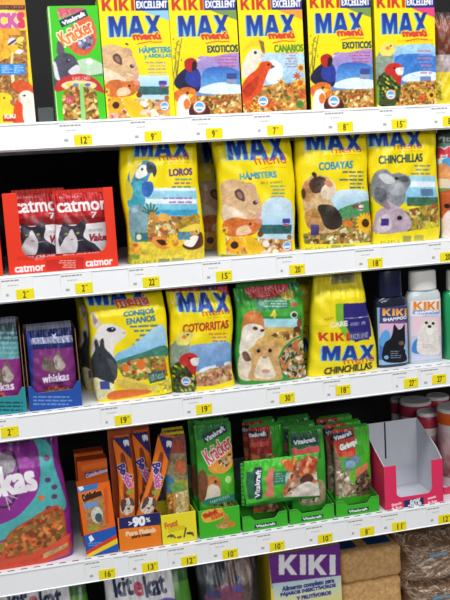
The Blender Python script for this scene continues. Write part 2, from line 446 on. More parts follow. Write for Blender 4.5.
# ------------------------------------------------------------------ printed artwork
YL = '#f5dd06'; NAVY = '#1d2a78'; RED = '#c93322'
MUES = ['#c98f38', '#a86a28', '#d9b468', '#744822', '#e6cc8a', '#b85424', '#6a6a2c', '#d49a30', '#8f5a26']
def kiki_top(c, patch, title, tcol, t2=None, y0=0.0):
    c.local(); w_ = c.w
    c.poly([(.52*w_, 12), (w_, 12), (w_, 25), (.72*w_, 18)], patch)
    block(c, 'KIKI', .05*w_, 2.5, .51*w_, 14.5, '#c5361f', gap=.14)
    c.rect(.52*w_, 3.0, w_, 14.6, NAVY); c.text('EXCELLENT', .54*w_, 5, .985*w_, 12.6, '#f2f2f4', bold=.35)
    max_logo(c, .13*w_, 19.5, .87*w_, 40)
    c.text(title, .53*w_, 49, .99*w_, 57, tcol, bold=.5)
    if t2: c.text(t2, .6*w_, 57.5, .99*w_, 63, tcol, bold=.35)
BLK = {'M': [(0, 1), (0, 0), (.31, 0), (.5, .52), (.69, 0), (1, 0), (1, 1), (.75, 1), (.75, .40), (.58, 1), (.42, 1), (.25, .40), (.25, 1)],
       'A': [(0, 1), (.33, 0), (.67, 0), (1, 1), (.72, 1), (.66, .82), (.34, .82), (.28, 1), (0, 1), (.41, .60), (.59, .60), (.5, .28), (.41, .60)],
       'X': [(0, 0), (.31, 0), (.5, .29), (.69, 0), (1, 0), (.67, .5), (1, 1), (.69, 1), (.5, .71), (.31, 1), (0, 1), (.33, .5)],
       'K': [(0, 0), (.30, 0), (.30, .38), (.64, 0), (1, 0), (.56, .46), (1, 1), (.65, 1), (.38, .64), (.30, .72), (.30, 1), (0, 1)],
       'I': [(0, 0), (1, 0), (1, 1), (0, 1)]}
BW = {'M': 1.15, 'A': 1.08, 'X': 1.0, 'K': 1.0, 'I': .32}
def block(c, s, x0, y0, x1, y1, col, c2=None, gap=.07, out=None):
    tot = sum(BW[k] for k in s)+gap*(len(s)-1); u = (x1-x0)/tot
    def run(dx, dy, g, cc, cc2):
        x = x0
        for k in s:
            p = [(x+dx+(a-.5)*g*2*(a != .5)+a*BW[k]*u, y0+dy+(b-.5)*g*2+b*(y1-y0)) for a, b in BLK[k]]
            c.poly(p, cc, c2=cc2); x += (BW[k]+gap)*u
    if out: run(0, 0, out[1], out[0], None)
    run(0, 0, 0, col, c2)
def max_logo(c, x0, y0, x1, y1, menu=True):
    W = x1-x0; H = y1-y0
    block(c, 'MAX', x0-.03*W, y0+.05*H, x1-.03*W, y1+.04*H, '#8fc4dd', gap=.10)
    block(c, 'MAX', x0, y0, x1, y1, '#1a2a86', c2='#1f56aa', gap=.10)
    if menu:
        c.text('menú', x0+.43*W, y0+.80*H, x1-.02*W, y0+1.18*H, '#d3422b', bold=.7, slant=-.25, out=('#f5e01a', .7))
        c.line([(x0+.52*W, y0+1.36*H), (x0+.72*W, y0+1.27*H), (x1, y0+1.30*H)], 1.0, '#d3422b')
def badge(c, x, y, r):
    c.ell(x, y, r*1.12, r*1.12, '#d9784a'); c.ell(x, y, r*.93, r*.93, '#f0f4f8'); c.ell(x, y, r*.75, r*.75, '#5aa9de'); c.rect(x-r*.6, y+r*.0, x+r*.6, y+r*.4, '#e6f1fa'); c.rect(x-r*.45, y+r*.45, x+r*.45, y+r*.6, '#2d6fb5')
def hamster_scene(c):
    c.rect(205, 362, 355, 420, '#cfe6f4', c2='#9fd0ea'); c.rect(205, 415, 355, 462, '#2f5f5e', tex=.4); c.rect(205, 455, 355, 500, '#bcd9e8')
    c.seeds([(60, 470), (355, 480), (365, 580), (70, 582)], ['#d9a441', '#e9d8a8', '#c95c35', '#b57b4a', '#e6b8b0', '#f2e9d0', '#8f5b2c'], 160, 13, bg='#c99a55')
    c.blob([(30, 235), (70, 216), (115, 222), (150, 240), (180, 265), (197, 300), (211, 345), (205, 375), (188, 392), (120, 390), (60, 402), (38, 380), (32, 300)], '#d9b184', tex=.18)
    c.blob([(36, 330), (90, 345), (150, 385), (60, 402)], '#ead3b3', tex=.15)
    c.blob([(128, 240), (150, 228), (176, 244), (178, 272), (150, 262)], '#caa07c', tex=.2); c.ell(153, 213, 9, 5, '#5d3a28', ang=30)
    c.blob([(86, 268), (108, 258), (127, 280), (130, 312), (108, 306), (90, 292)], '#5f3f33', tex=.25); c.blob([(95, 275), (110, 272), (121, 296), (106, 298)], '#9a7064')
    c.ell(178, 318, 11, 9, '#3a2033'); c.ell(182, 315, 3, 3, '#ffffff'); c.ell(196, 372, 14, 10, '#d99a8c'); c.line([(150, 352), (185, 365)], 4, '#f2e2cc')
    c.blob([(50, 405), (95, 382), (150, 392), (190, 388), (216, 402), (202, 440), (165, 462), (95, 468), (55, 455)], '#cf6d2c', tex=.3)
    c.blob([(110, 430), (150, 418), (170, 450), (110, 462)], '#efc49a', tex=.2); c.ell(165, 412, 7, 6, '#2a1512'); c.ell(200, 398, 16, 12, '#dd8f7c')
    c.flower(100, 505, 40, '#f2a51c', '#3a2117', n=14)
    c.blob([(135, 480), (160, 462), (215, 500), (258, 560), (240, 580), (190, 582), (150, 530)], '#f3c11e', tex=.12)
    for i in range(6): c.line([(150+i*13, 474+i*5), (195+i*10, 578)], 1.6, '#b07a18')
    c.flower(80, 560, 24, '#e0a0a8', '#c98050', n=8); c.flower(55, 440, 18, '#e9cf45', '#a55b22', n=8)
    c.ell(212, 455, 14, 14, '#6b3c22'); c.ell(238, 500, 15, 14, '#f0ead8'); c.ell(235, 540, 17, 12, '#e8c8b8'); c.ell(280, 535, 14, 14, '#efe4c4'); c.ell(345, 470, 12, 12, '#a3693a')
    c.rect(307, 388, 345, 408, '#4a3f9a'); c.rect(312, 410, 340, 420, '#b8526b')
    badge(c, 334, 508, 22)
def art_hamster_box():
    c = Art([(96.5, -3), (169, -4), (176, 118.5), (107, 121.5)], YL, seed=2)
    kiki_top(c, '#8cc4de', 'HÀMSTERS', '#2f93ad', 'y ARDILLAS'); c.z(95, 0, 4.8)
    c.lines(222, 298, 340, 392, 6, ['#8d8aa8', '#b89ab0']); hamster_scene(c); return c
def art_exotic_box(q):
    c = Art(q, YL, seed=3)
    kiki_top(c, '#75934e', 'EXOTICOS', '#1d3f4c'); c.z(165, 0, 4.8)
    # sea and sky with violet light, then finches
    c.blob([(150, 290), (230, 272), (375, 268), (378, 470), (150, 470)], '#b68cc4', c2='#4f8fd0', tex=.15)
    c.blob([(185, 340), (280, 320), (365, 350), (370, 430), (200, 430)], '#3465b8', c2='#6fb4e0', tex=.2)
    c.blob([(175, 420), (270, 396), (370, 412), (372, 450), (180, 448)], '#dcebf2', tex=.1)
    c.lines(228, 268, 345, 330, 4, ['#b05aa0', '#c04868'])
    c.rect(296, 352, 345, 402, '#3c4a8c'); c.rect(296, 380, 345, 400, '#8a9ab8')
    c.seeds([(120, 462), (375, 448), (375, 582), (120, 585)], MUES, 230, 12, bg='#c48a3c')
    for x, y in ((60, 200), (70, 260), (50, 300), (80, 185)): c.line([(55, 400), (x-10, y+60), (x, y)], 4, '#6b6a28')
    for i in range(16): c.ell(50+c.r.uniform(-12, 30), 190+i*9, 7, 3, '#8d8a35', ang=c.r.uniform(0, 180))
    c.blob([(42, 400), (62, 360), (95, 330), (130, 318), (165, 345), (172, 390), (160, 440), (110, 425), (70, 430)], '#1c1c3c', tex=.4)
    c.blob([(105, 345), (160, 340), (172, 395), (150, 420), (100, 395)], '#2a3a94', tex=.2)
    c.blob([(92, 300), (108, 282), (135, 280), (154, 298), (150, 330), (128, 345), (100, 335)], '#b3241f', tex=.15)
    c.blob([(132, 300), (152, 296), (150, 330), (130, 342)], '#241418'); c.poly([(150, 280), (172, 286), (152, 302)], '#d9d2b8')
    c.blob([(38, 455), (70, 428), (110, 418), (145, 432), (150, 465), (135, 495), (95, 480), (60, 490)], '#d8722a', tex=.3)
    c.blob([(68, 470), (95, 452), (120, 480), (118, 550), (98, 585), (64, 570), (58, 510)], '#ece6e2', tex=.1)
    c.poly([(110, 450), (142, 455), (115, 475)], '#f1cf3a'); c.ell(108, 446, 6, 6, '#1a1416')
    c.ell(165, 535, 52, 42, '#3f1c22', tex=.3); c.ell(105, 500, 16, 26, '#e1752c', tex=.2)
    badge(c, 165, 512, 28); return c
def art_canary_box():
    c = Art([(237, -4), (304, -5), (307, 112), (243, 115)], YL, seed=4)
    kiki_top(c, '#e89a3c', 'CANARIOS', '#4f8a2c'); c.z(235, 0, 5)
    c.rect(130, 265, 350, 440, '#bcd9ec', c2='#9cc4e2', tex=.2); c.ell(190, 360, 50, 60, '#e9f3f8', tex=.1)
    c.lines(245, 262, 310, 345, 6, ['#c8605c', '#7a88b8'])
    c.seeds([(35, 440), (360, 405), (360, 572), (30, 575)], MUES, 230, 12, bg='#c48a3c')
    for x, y, r, a in ((330, 340, 26, '#e8b53a'), (325, 415, 34, '#f1b92c'), (335, 470, 28, '#d94a22'), (230, 410, 22, '#e6b83c'), (70, 520, 30, '#d9542a'), (100, 535, 26, '#e8b53a'), (180, 525, 26, '#cf4320'), (280, 450, 24, '#d9742a'), (310, 380, 20, '#cf3a28')): c.flower(x, y, r, a, '#c8631c', n=7)
    c.ell(325, 520, 20, 20, '#4f7f35', tex=.4); c.ell(265, 490, 12, 12, '#5f7d2f')
    c.blob([(36, 262), (70, 215), (100, 188), (130, 195), (146, 225), (140, 262), (128, 240), (112, 232), (80, 235)], '#f0cb1c', tex=.1)
    c.poly([(118, 200), (144, 210), (150, 262), (140, 280)], '#8a6a35', tex=.4)
    c.blob([(36, 330), (60, 275), (88, 248), (122, 250), (142, 272), (138, 292), (118, 320), (95, 360), (45, 392), (34, 370)], '#e9e0cc', tex=.1)
    c.poly([(130, 268), (148, 282), (128, 292)], '#d9b0a0'); c.ell(102, 264, 8, 8, '#2a2226')
    c.blob([(32, 440), (62, 385), (110, 345), (128, 316), (152, 306), (178, 312), (190, 336), (170, 352), (152, 395), (130, 450), (90, 490), (40, 505)], '#dd4a1a', tex=.18)
    c.blob([(40, 450), (85, 400), (120, 385), (100, 450), (60, 490)], '#b8340f', tex=.25)
    c.poly([(182, 322), (202, 334), (180, 346)], '#6b4a42'); c.ell(168, 324, 6, 6, '#1c1016'); badge(c, 140, 505, 26); return c
def parrots(c):
    c.blob([(24, 330), (50, 270), (85, 240), (120, 250), (122, 300), (110, 350), (70, 420), (28, 440)], '#8a9a88', tex=.25)
    c.blob([(50, 262), (62, 236), (90, 224), (122, 228), (138, 244), (128, 268), (110, 290), (85, 292), (62, 290)], '#ecdc6a', tex=.08)
    c.line([(92, 235), (100, 210), (112, 204)], 6, '#e8d75a'); c.ell(92, 252, 12, 10, '#e08a3c'); c.poly([(122, 230), (140, 238), (126, 256)], '#c8bca0'); c.ell(108, 240, 5, 5, '#241c1c')
    c.blob([(30, 440), (60, 385), (95, 372), (130, 390), (160, 440), (155, 500), (120, 555), (70, 558), (35, 530)], '#3d4a22', tex=.3)
    for i in range(60):
        x, y = c.r.uniform(38, 152), c.r.uniform(390, 550); c.ell(x, y, 9, 5, ['#1a1c14', '#c9c23a', '#5c8a34', '#20241a'][i % 4], ang=c.r.uniform(0, 90))
    c.blob([(78, 360), (100, 335), (135, 328), (165, 342), (176, 368), (165, 395), (158, 440), (135, 425), (110, 395), (84, 385)], '#c22a22', tex=.15)
    c.blob([(132, 362), (155, 352), (174, 362), (170, 388), (145, 390)], '#eae6e0'); c.poly([(150, 350), (178, 352), (172, 376), (160, 366)], '#d8cfc0'); c.ell(128, 355, 5, 5, '#1a1010')
    c.blob([(30, 500), (38, 440), (48, 470), (45, 540)], '#6a9c38')
def art_parrot_box():
    c = Art([(373, -6), (437, -7), (437, 105), (377, 108)], YL, seed=5)
    kiki_top(c, '#dc4a78', 'COTORRITAS,', '#c8742a', 'Y AGAPORNIS'); c.z(370, 0, 5.21)
    c.local(); c.rect(.5*c.w, 48, c.w, 64, YL); c.z(370, 0, 5.21)
    c.text('COTORRITAS, NINFAS', 145, 206, 330, 222, '#cf7a24', bold=1); c.text('Y AGAPORNIS', 208, 226, 330, 240, '#cf7a24', bold=1)
    c.blob([(110, 250), (230, 232), (345, 250), (348, 440), (130, 440), (120, 300)], '#a9d4ea', c2='#3f78bf', tex=.2)
    c.blob([(130, 300), (240, 280), (345, 300), (345, 390), (170, 395)], '#3d7ac8', tex=.3); c.blob([(180, 395), (260, 372), (345, 380), (345, 430), (180, 425)], '#d6e8f4', tex=.2)
    c.lines(240, 262, 322, 395, 7, ['#d0708a', '#8a88c0']); c.rect(262, 398, 318, 428, '#6d86b8')
    c.seeds([(140, 455), (200, 425), (348, 420), (348, 548), (120, 560)], MUES, 230, 11, bg='#c48a3c')
    c.flower(320, 495, 26, '#e8b02c', '#4a2a16'); c.flower(268, 510, 22, '#d9652a', '#b84a1c', n=8)
    parrots(c); badge(c, 108, 492, 24); return c
def art_sticks_box():
    c = Art([(-28, -5), (27, -4), (36.5, 125), (-20, 129)], '#f3d322', seed=6); c.z(0, 0, 7.5)
    c.poly([(-220, -40), (205, -40), (210, 130), (-210, 140)], '#d88a2c', c2='#e8b83a', tex=.15); c.blob([(-200, 100), (0, 70), (110, 80), (40, 130), (-200, 150)], '#f6e04a')
    c.rect(-200, 42, 190, 78, '#5a2a20'); c.text('KIKI EXCELLENT', -120, 50, 180, 70, '#c07a50', bold=2)
    c.text('STICKS', -170, 98, 185, 220, '#d0608f', bold=9, out=('#f3dce2', 5), c2='#c85a98')
    c.text('S', 135, 92, 188, 218, '#d43a5a', bold=10)
    c.seeds([(-200, 470), (-190, 230), (195, 230), (200, 300), (215, 600), (238, 760), (-180, 780)], ['#a8702c', '#c8924a', '#8a5228', '#d8b070', '#b8843c'], 620, 14, bg='#a06a30')
    c.rect(-190, 215, 150, 265, '#e89c2c', tex=.2); c.blob([(-150, 300), (0, 250), (80, 300), (60, 420), (-20, 460), (-150, 430)], '#e9a22a', tex=.25)
    for x, y, rx, ry in ((60, 330, 36, 30), (45, 405, 32, 38), (0, 265, 26, 36), (110, 370, 34, 34), (-60, 350, 60, 50)): c.ell(x, y, rx, ry, '#f1bd2e', tex=.2)
    c.ell(90, 312, 34, 26, '#e8d8e0', ang=-30); c.ell(150, 300, 34, 20, '#f2d76a', ang=-25); c.ell(92, 320, 40, 9, '#4a3a50', ang=-35)
    c.blob([(135, 330), (160, 315), (172, 350), (150, 378), (132, 355)], '#e9c13a'); c.line([(140, 335), (165, 345)], 8, '#3a2a1c'); c.line([(136, 352), (160, 366)], 8, '#3a2a1c'); c.ell(145, 390, 32, 16, '#e8e2e6', ang=-10)
    c.line([(92, 400), (88, 480)], 20, '#f0d88a'); c.line([(95, 560), (100, 640)], 24, '#f0e2b0')
    c.rect(-190, 480, 190, 562, '#2f86cf'); c.lines(10, 492, 95, 555, 5, '#cfe4f4', right=False); c.lines(105, 492, 185, 555, 5, '#cfe4f4', right=False)
    z = c.z(0, 60, 7.5)
    c.blob([(80, 190), (120, 155), (190, 165), (240, 190), (275, 240), (260, 262), (200, 240), (150, 250), (105, 215)], '#d9541e', tex=.2); c.poly([(60, 205), (95, 195), (92, 212)], '#8a4a3a')
    c.blob([(100, 480), (110, 330), (140, 300), (190, 330), (180, 480)], '#de4a18', tex=.15)
    c.blob([(140, 300), (148, 255), (185, 230), (230, 238), (268, 280), (285, 380), (290, 490), (205, 490), (172, 420), (170, 340)], '#ece4d6', tex=.08)
    c.poly([(132, 290), (152, 275), (155, 320), (142, 312)], '#d9a58a'); c.ell(183, 267, 10, 7, '#1c1416')
    c.blob([(-60, 480), (-20, 270), (30, 248), (75, 262), (95, 300), (105, 345), (80, 380), (70, 480)], '#f1d21e', tex=.12); c.poly([(75, 300), (112, 300), (108, 350), (80, 330)], '#a86a52'); c.ell(32, 285, 9, 7, '#5a3a10')
    c.rect(22, 412, 120, 462, '#b3342c'); c.text('KIKI', 32, 405, 118, 438, '#f1e0c8', bold=3)
    return c
def vit_logo(c, x0, y0, x1, y1, ang=0, bg='#1f2c4e', fg='#f1f3f5'):
    cx, cy = (x0+x1)/2, (y0+y1)/2; a = math.radians(ang); hw, hh = (x1-x0)/2, (y1-y0)/2
    q = [(cx+sx*hw*math.cos(a)-sy*hh*math.sin(a), cy+sx*hw*math.sin(a)+sy*hh*math.cos(a)) for sx, sy in ((-1, -1), (1, -1), (1, 1), (-1, 1))]
    c.poly(q, bg); c.text('Vitakraft', x0+.07*(x1-x0), y0+.18*(y1-y0), x1-.07*(x1-x0), y1-.14*(y1-y0), fg, ang=ang, bold=.06*(y1-y0))
def art_kracker_box():
    c = Art([(46.5, 7), (98, 5), (107, 121), (57, 124)], '#3fc41c', seed=7); c.z(40, 0, 4.613)
    c.poly([(32, 35), (42, 35), (85, 570), (75, 572)], '#b8e89a')
    c.poly([(80, 40), (210, 38), (180, 60), (90, 80)], '#d05a6a', tex=.15); c.text('2 in 1', 80, 50, 140, 86, '#f4b8c4', bold=1.5, ang=-10, out=('#c03a50', 2))
    c.blob([(110, 180), (150, 120), (210, 70), (250, 110), (262, 190), (225, 250), (165, 250)], '#d8643a', tex=.2)
    c.ell(208, 190, 46, 46, '#c24a35'); c.ell(208, 190, 38, 38, '#7d8fa8', tex=.3)
    for i in range(14): c.ell(208+c.r.uniform(-28, 28), 195+c.r.uniform(-26, 26), 9, 8, ['#a83248', '#4a5a8a', '#c8d0dc', '#6a2a40'][i % 4])
    vit_logo(c, 88, 70, 222, 104, ang=-24)
    c.text('Kräcker', 84, 118, 246, 186, '#d8402a', bold=2, ang=-25, out=('#f6efcf', 5), c2='#e8a030')
    c.rect(58, 300, 290, 352, '#6fae7c', c2='#3f7f4a', tex=.3); c.blob([(160, 290), (225, 270), (290, 300), (285, 340), (170, 345)], '#b9d8b4', tex=.1); c.ell(228, 284, 15, 15, '#fbfbe8')
    c.blob([(60, 295), (78, 260), (110, 245), (150, 255), (172, 285), (182, 318), (165, 345), (120, 370), (95, 420), (66, 415), (58, 350)], '#4b4858', tex=.3)
    c.blob([(80, 250), (78, 205), (88, 190), (108, 215), (112, 250)], '#5d5560', tex=.3); c.blob([(150, 310), (172, 300), (186, 318), (172, 342), (145, 345), (130, 330)], '#dcd6dc', tex=.1)
    c.blob([(60, 295), (72, 290), (85, 340), (92, 370), (70, 360)], '#d9dbe0'); c.ell(130, 282, 9, 8, '#15141c'); c.ell(133, 279, 3, 3, '#ffffff')
    c.blob([(68, 418), (80, 378), (130, 350), (200, 342), (260, 368), (292, 410), (290, 430), (180, 385), (100, 420)], '#c42c26', tex=.1); c.text('KANINCHEN', 150, 352, 232, 372, '#f2dcd4', bold=1)
    c.ell(180, 395, 82, 24, '#e8d8a0'); 
    for x, cc in ((135, '#e6c24a'), (165, '#5c8ac0'), (195, '#d8d048'), (220, '#5b6ac0')): c.ell(x, 392, 14, 8, cc)
    c.seeds([(110, 555), (100, 460), (108, 425), (145, 395), (182, 400), (190, 558)], MUES, 150, 13, bg='#b0793a')
    c.seeds([(205, 556), (196, 400), (235, 402), (262, 430), (275, 545), (255, 555)], MUES, 150, 13, bg='#b0793a')
    c.poly([(184, 392), (200, 390), (212, 560), (190, 562)], '#8fd07a'); c.rect(118, 445, 156, 478, '#c8505a', tex=.2); c.text('2 in 1', 122, 452, 152, 472, '#f0d8d8', bold=.6)
    return c
def art_brown_pack():
    c = Art([(436, 12), (470, 10), (472, 103), (437.5, 105)], '#e2c51c', seed=8); c.z(370, 0, 5.21)
    c.rect(340, 0, 560, 120, '#3c2a26', c2='#8a4a30', tex=.3); c.rect(340, 105, 560, 290, '#8c4526', c2='#5c2c1e', tex=.35)
    c.rect(340, 285, 560, 375, '#b3a4a8', tex=.3); c.rect(340, 375, 560, 560, '#e6cc1e', tex=.12); c.seeds([(345, 420), (380, 410), (390, 520), (350, 530)], ['#c2b02a', '#9a8a2a', '#e8d860'], 60, 9)
    return c
# ---- second shelf
def cat_pouch_art(seed):
    c = Art([(0, 0), (150, 0), (150, 245), (0, 245)], '#e9e4e6', k=.8, seed=seed); c.z(0, 0, 1)
    c.rect(0, 0, 150, 92, '#c01f24', tex=.08); c.blob([(-5, 84), (70, 76), (155, 90), (155, 100), (60, 104), (-5, 98)], '#8a1418')
    c.text('BONUS', 20, 8, 80, 16, '#e8a0a0', bold=.5); c.text('catmor', 8, 24, 146, 62, '#f4f1f1', bold=1.8)
    c.line([(112, 68), (102, 84)], 4, '#f0eded'); c.line([(100, 67), (114, 67)], 3, '#f0eded')
    c.blob([(16, 112), (22, 92), (36, 104), (56, 106), (78, 90), (84, 112), (78, 142), (92, 160), (112, 176), (118, 205), (30, 205), (12, 170), (10, 138)], '#2e2a38', tex=.2)
    c.blob([(30, 140), (44, 118), (54, 136), (62, 160), (58, 190), (44, 205), (14, 205), (12, 178), (20, 160)], '#dcd4d8', tex=.08)
    c.blob([(14, 112), (22, 106), (38, 116), (34, 138), (20, 142)], '#4a4450', tex=.3)
    c.ell(30, 132, 5, 4, '#8a985a'); c.ell(62, 132, 5, 4, '#8a985a'); c.ell(46, 152, 5, 3, '#c88a8a'); c.line([(48, 158), (78, 156)], 1.2, '#e8e4e8')
    c.text('money', 92, 122, 132, 136, '#8a8088', bold=.6); c.text('Value', 92, 138, 148, 164, '#a02a40', bold=1.4, slant=.1)
    c.rect(0, 196, 150, 245, '#a8181e'); c.text('BEEF CHUNKS', 20, 199, 120, 208, '#f0d0d0', bold=.8)
    return c
def art_cat_tray(q):
    c = Art(q, '#e8371c', k=1.6, seed=10); c.z(0, 170, 3.46)
    c.text('catmor', 52, 328, 156, 352, '#f5eceb', bold=1.6); c.text('catmor', 294, 308, 391, 332, '#f5eceb', bold=1.6)
    c.poly([(160, 312), (290, 300), (290, 345), (160, 348)], '#c9281c'); c.lines(195, 312, 262, 342, 4, '#f0c4b8')
    c.rect(60, 300, 160, 312, '#d82c1c'); c.text('ADULT', 120, 303, 156, 311, '#f0d0c8', bold=.3)
    return c
def bag_text(c, x0, y0, x1, y1, t, col, out='#f7ef8a'): c.text(t, x0, y0, x1, y1, col, bold=1.9)
def art_loros():
    c = Art([(120.5, 120), (203, 116), (206, 259), (127, 266)], YL, seed=11); c.z(110, 130, 4)
    max_logo(c, 95, 28, 318, 108)
    bag_text(c, 236, 154, 332, 184, 'LOROS', '#5a2a78'); c.lines(240, 195, 328, 300, 7, ['#4a8a9a', '#8a4a90', '#3a7a5a'])
    c.poly([(70, 238), (345, 235), (352, 360), (70, 362)], '#a9dcec', c2='#58b4d4', tex=.15); c.rect(130, 232, 345, 244, '#e8f4f4'); c.rect(140, 276, 345, 296, '#ecf6f8', tex=.1); c.rect(140, 320, 345, 342, '#3aa0c8', tex=.2); c.lines(205, 270, 325, 302, 2, '#a05aa8')
    c.seeds([(75, 390), (140, 345), (350, 345), (352, 455), (75, 470)], ['#d9a441', '#e8d8a0', '#b0562a', '#8a6a3a', '#f0e4b8', '#c8843a'], 190, 12, bg='#b98a45')
    c.rect(66, 450, 372, 545, '#e0c83a', tex=.2)
    # macaws
    c.blob([(72, 250), (70, 200), (82, 160), (108, 132), (150, 125), (178, 138), (185, 165), (160, 180), (140, 240), (130, 300), (80, 310)], '#3a86b8', tex=.15)
    c.blob([(80, 165), (100, 138), (130, 128), (112, 150), (95, 185), (82, 215)], '#e8cf3a'); c.blob([(105, 165), (128, 140), (150, 150), (148, 180), (120, 195), (104, 190)], '#efece4'); c.blob([(145, 135), (172, 135), (186, 165), (176, 190), (168, 170), (150, 172)], '#252530'); c.ell(128, 158, 5, 5, '#1a1a1a')
    c.line([(105, 195), (120, 215)], 10, '#40703a'); c.blob([(68, 280), (75, 235), (110, 205), (140, 215), (135, 265), (120, 310), (75, 310)], '#3fa0b4', tex=.2); c.blob([(130, 215), (165, 208), (172, 240), (150, 270), (128, 255)], '#2a62b0', tex=.2); c.blob([(66, 200), (92, 240), (80, 280), (64, 270)], '#d8c43a')
    c.blob([(70, 330), (90, 302), (125, 305), (140, 345), (132, 420), (112, 448), (78, 445), (66, 390)], '#7fa3ac', tex=.2); c.ell(92, 322, 12, 10, '#a9c0c4')
    for a in range(7): c.line([(155, 340), (155+34*math.cos(a*.5+3.3), 330+38*math.sin(a*.5+3.3))], 6, '#3f6a48')
    c.rect(150, 330, 175, 360, '#c88a3a', tex=.3)
    c.ell(205, 350, 22, 16, '#e8a83c'); c.blob([(250, 380), (320, 340), (355, 345), (345, 385), (290, 405)], '#a8842e', tex=.5); c.blob([(265, 400), (340, 375), (352, 395), (290, 410)], '#eed24a')
    c.blob([(155, 440), (180, 425), (222, 440), (236, 462), (205, 478), (170, 465)], '#e2892c'); c.blob([(172, 442), (200, 440), (218, 455), (195, 462)], '#3a1c14')
    c.flower(250, 450, 38, '#efc22c', '#d89a2a', n=14); c.blob([(280, 460), (330, 430), (358, 410), (368, 460), (335, 478), (300, 478)], '#5a2f20', tex=.3); c.blob([(285, 455), (320, 425), (345, 430), (320, 468)], '#f2ece0')
    c.rect(88, 412, 140, 448, '#3a7a48', tex=.2); c.ell(103, 430, 10, 12, '#e8e0d0'); c.ell(125, 430, 9, 10, '#3f62b0'); c.rect(258, 408, 310, 440, '#5a8a9a', tex=.4)
    c.ell(95, 478, 20, 24, '#e3a83a', tex=.3); c.ell(90, 462, 10, 8, '#d85a2a'); c.ell(130, 490, 20, 12, '#c8b03a', tex=.3); c.rect(68, 500, 110, 540, '#8aa03a', tex=.4)
    c.rect(80, 520, 372, 540, '#d4c22a'); c.text('KIKI', 92, 522, 175, 536, '#7a7438', bold=1); c.rect(186, 515, 232, 532, '#8a8a58'); c.rect(240, 512, 290, 528, '#9a9a60')
    return c
def art_hamster_bag():
    c = Art([(214, 118), (291, 113), (298, 254), (219.5, 259)], YL, seed=12); c.z(205, 130, 4.29)
    max_logo(c, 92, 20, 340, 130)
    bag_text(c, 130, 176, 292, 212, 'HÀMSTERS', '#3f9ab8'); c.text('de y enanos', 220, 218, 315, 238, '#6a7a4a', bold=.5); c.lines(255, 240, 330, 330, 6, ['#5a9aa0', '#8a8aa8'])
    c.blob([(230, 330), (280, 290), (345, 300), (370, 340), (375, 480), (230, 480)], '#cfe4f0', c2='#a9d0e6', tex=.1)
    c.z(211.2, 131.3, 4.43); hamster_scene(c); c.z(205, 130, 4.29)
    c.rect(62, 532, 400, 560, '#d8cb32', tex=.1); c.rect(70, 536, 150, 548, '#8a8440'); return c
def art_cobayas():
    c = Art([(291, 113), (367, 109), (372, 249), (299, 254)], YL, seed=13); c.z(285, 130, 4.44)
    max_logo(c, 85, 20, 330, 92)
    bag_text(c, 138, 142, 292, 178, 'COBAYAS', '#2f8ab0'); c.lines(225, 185, 345, 305, 7, ['#3a4a8a', '#4a7a8a'])
    c.blob([(190, 300), (240, 268), (345, 270), (372, 300), (375, 400), (200, 400)], '#d6eaf2', c2='#7ab4d8', tex=.1); c.blob([(215, 360), (290, 330), (375, 318), (376, 380), (220, 395)], '#4f8f5a', tex=.3)
    c.seeds([(70, 465), (230, 400), (380, 370), (384, 500), (76, 512)], ['#8a8a3a', '#d9c48a', '#a8642e', '#5f6a2a', '#e8dcb0', '#c8903a', '#6a4a2a'], 230, 12, bg='#8f7a3c')
    c.blob([(68, 262), (85, 225), (110, 205), (145, 202), (185, 215), (210, 245), (212, 275), (190, 310), (205, 345), (232, 395), (225, 435), (190, 455), (130, 460), (90, 440), (75, 380)], '#d0ac78', tex=.25)
    c.blob([(68, 262), (90, 225), (118, 215), (110, 270), (120, 300), (80, 320)], '#c08850', tex=.3); c.blob([(95, 240), (125, 210), (165, 215), (170, 245), (150, 275), (115, 282)], '#4a3020', tex=.35); c.blob([(108, 198), (118, 188), (130, 200), (122, 215)], '#3a2a20')
    c.blob([(150, 262), (190, 225), (212, 245), (210, 280), (185, 312), (150, 300)], '#e8d2b8', tex=.15); c.ell(182, 240, 20, 14, '#d08a5a', ang=30); c.ell(140, 245, 7, 7, '#110c0c')
    c.blob([(128, 345), (165, 332), (205, 345), (234, 392), (226, 432), (185, 445), (150, 420)], '#33281f', tex=.4); c.blob([(75, 375), (120, 350), (145, 400), (150, 450), (90, 440)], '#b8874a', tex=.35); c.blob([(66, 275), (76, 262), (84, 290), (72, 310)], '#4a3828')
    c.rect(98, 422, 132, 468, '#3f2a6a'); c.ell(322, 342, 15, 17, '#ecdcd0'); c.text('+C', 280, 328, 335, 356, '#8a2a30', bold=1.5)
    c.flower(342, 415, 46, '#f0b41c', '#4a2a14', n=15); c.ell(262, 418, 22, 14, '#d9762a', tex=.3)
    c.rect(66, 508, 386, 545, '#e9d61f'); c.text('KIKI', 80, 520, 175, 532, '#8f8836', bold=1); c.rect(188, 512, 232, 530, '#a09a4a'); c.rect(240, 510, 292, 528, '#b0a84a'); return c
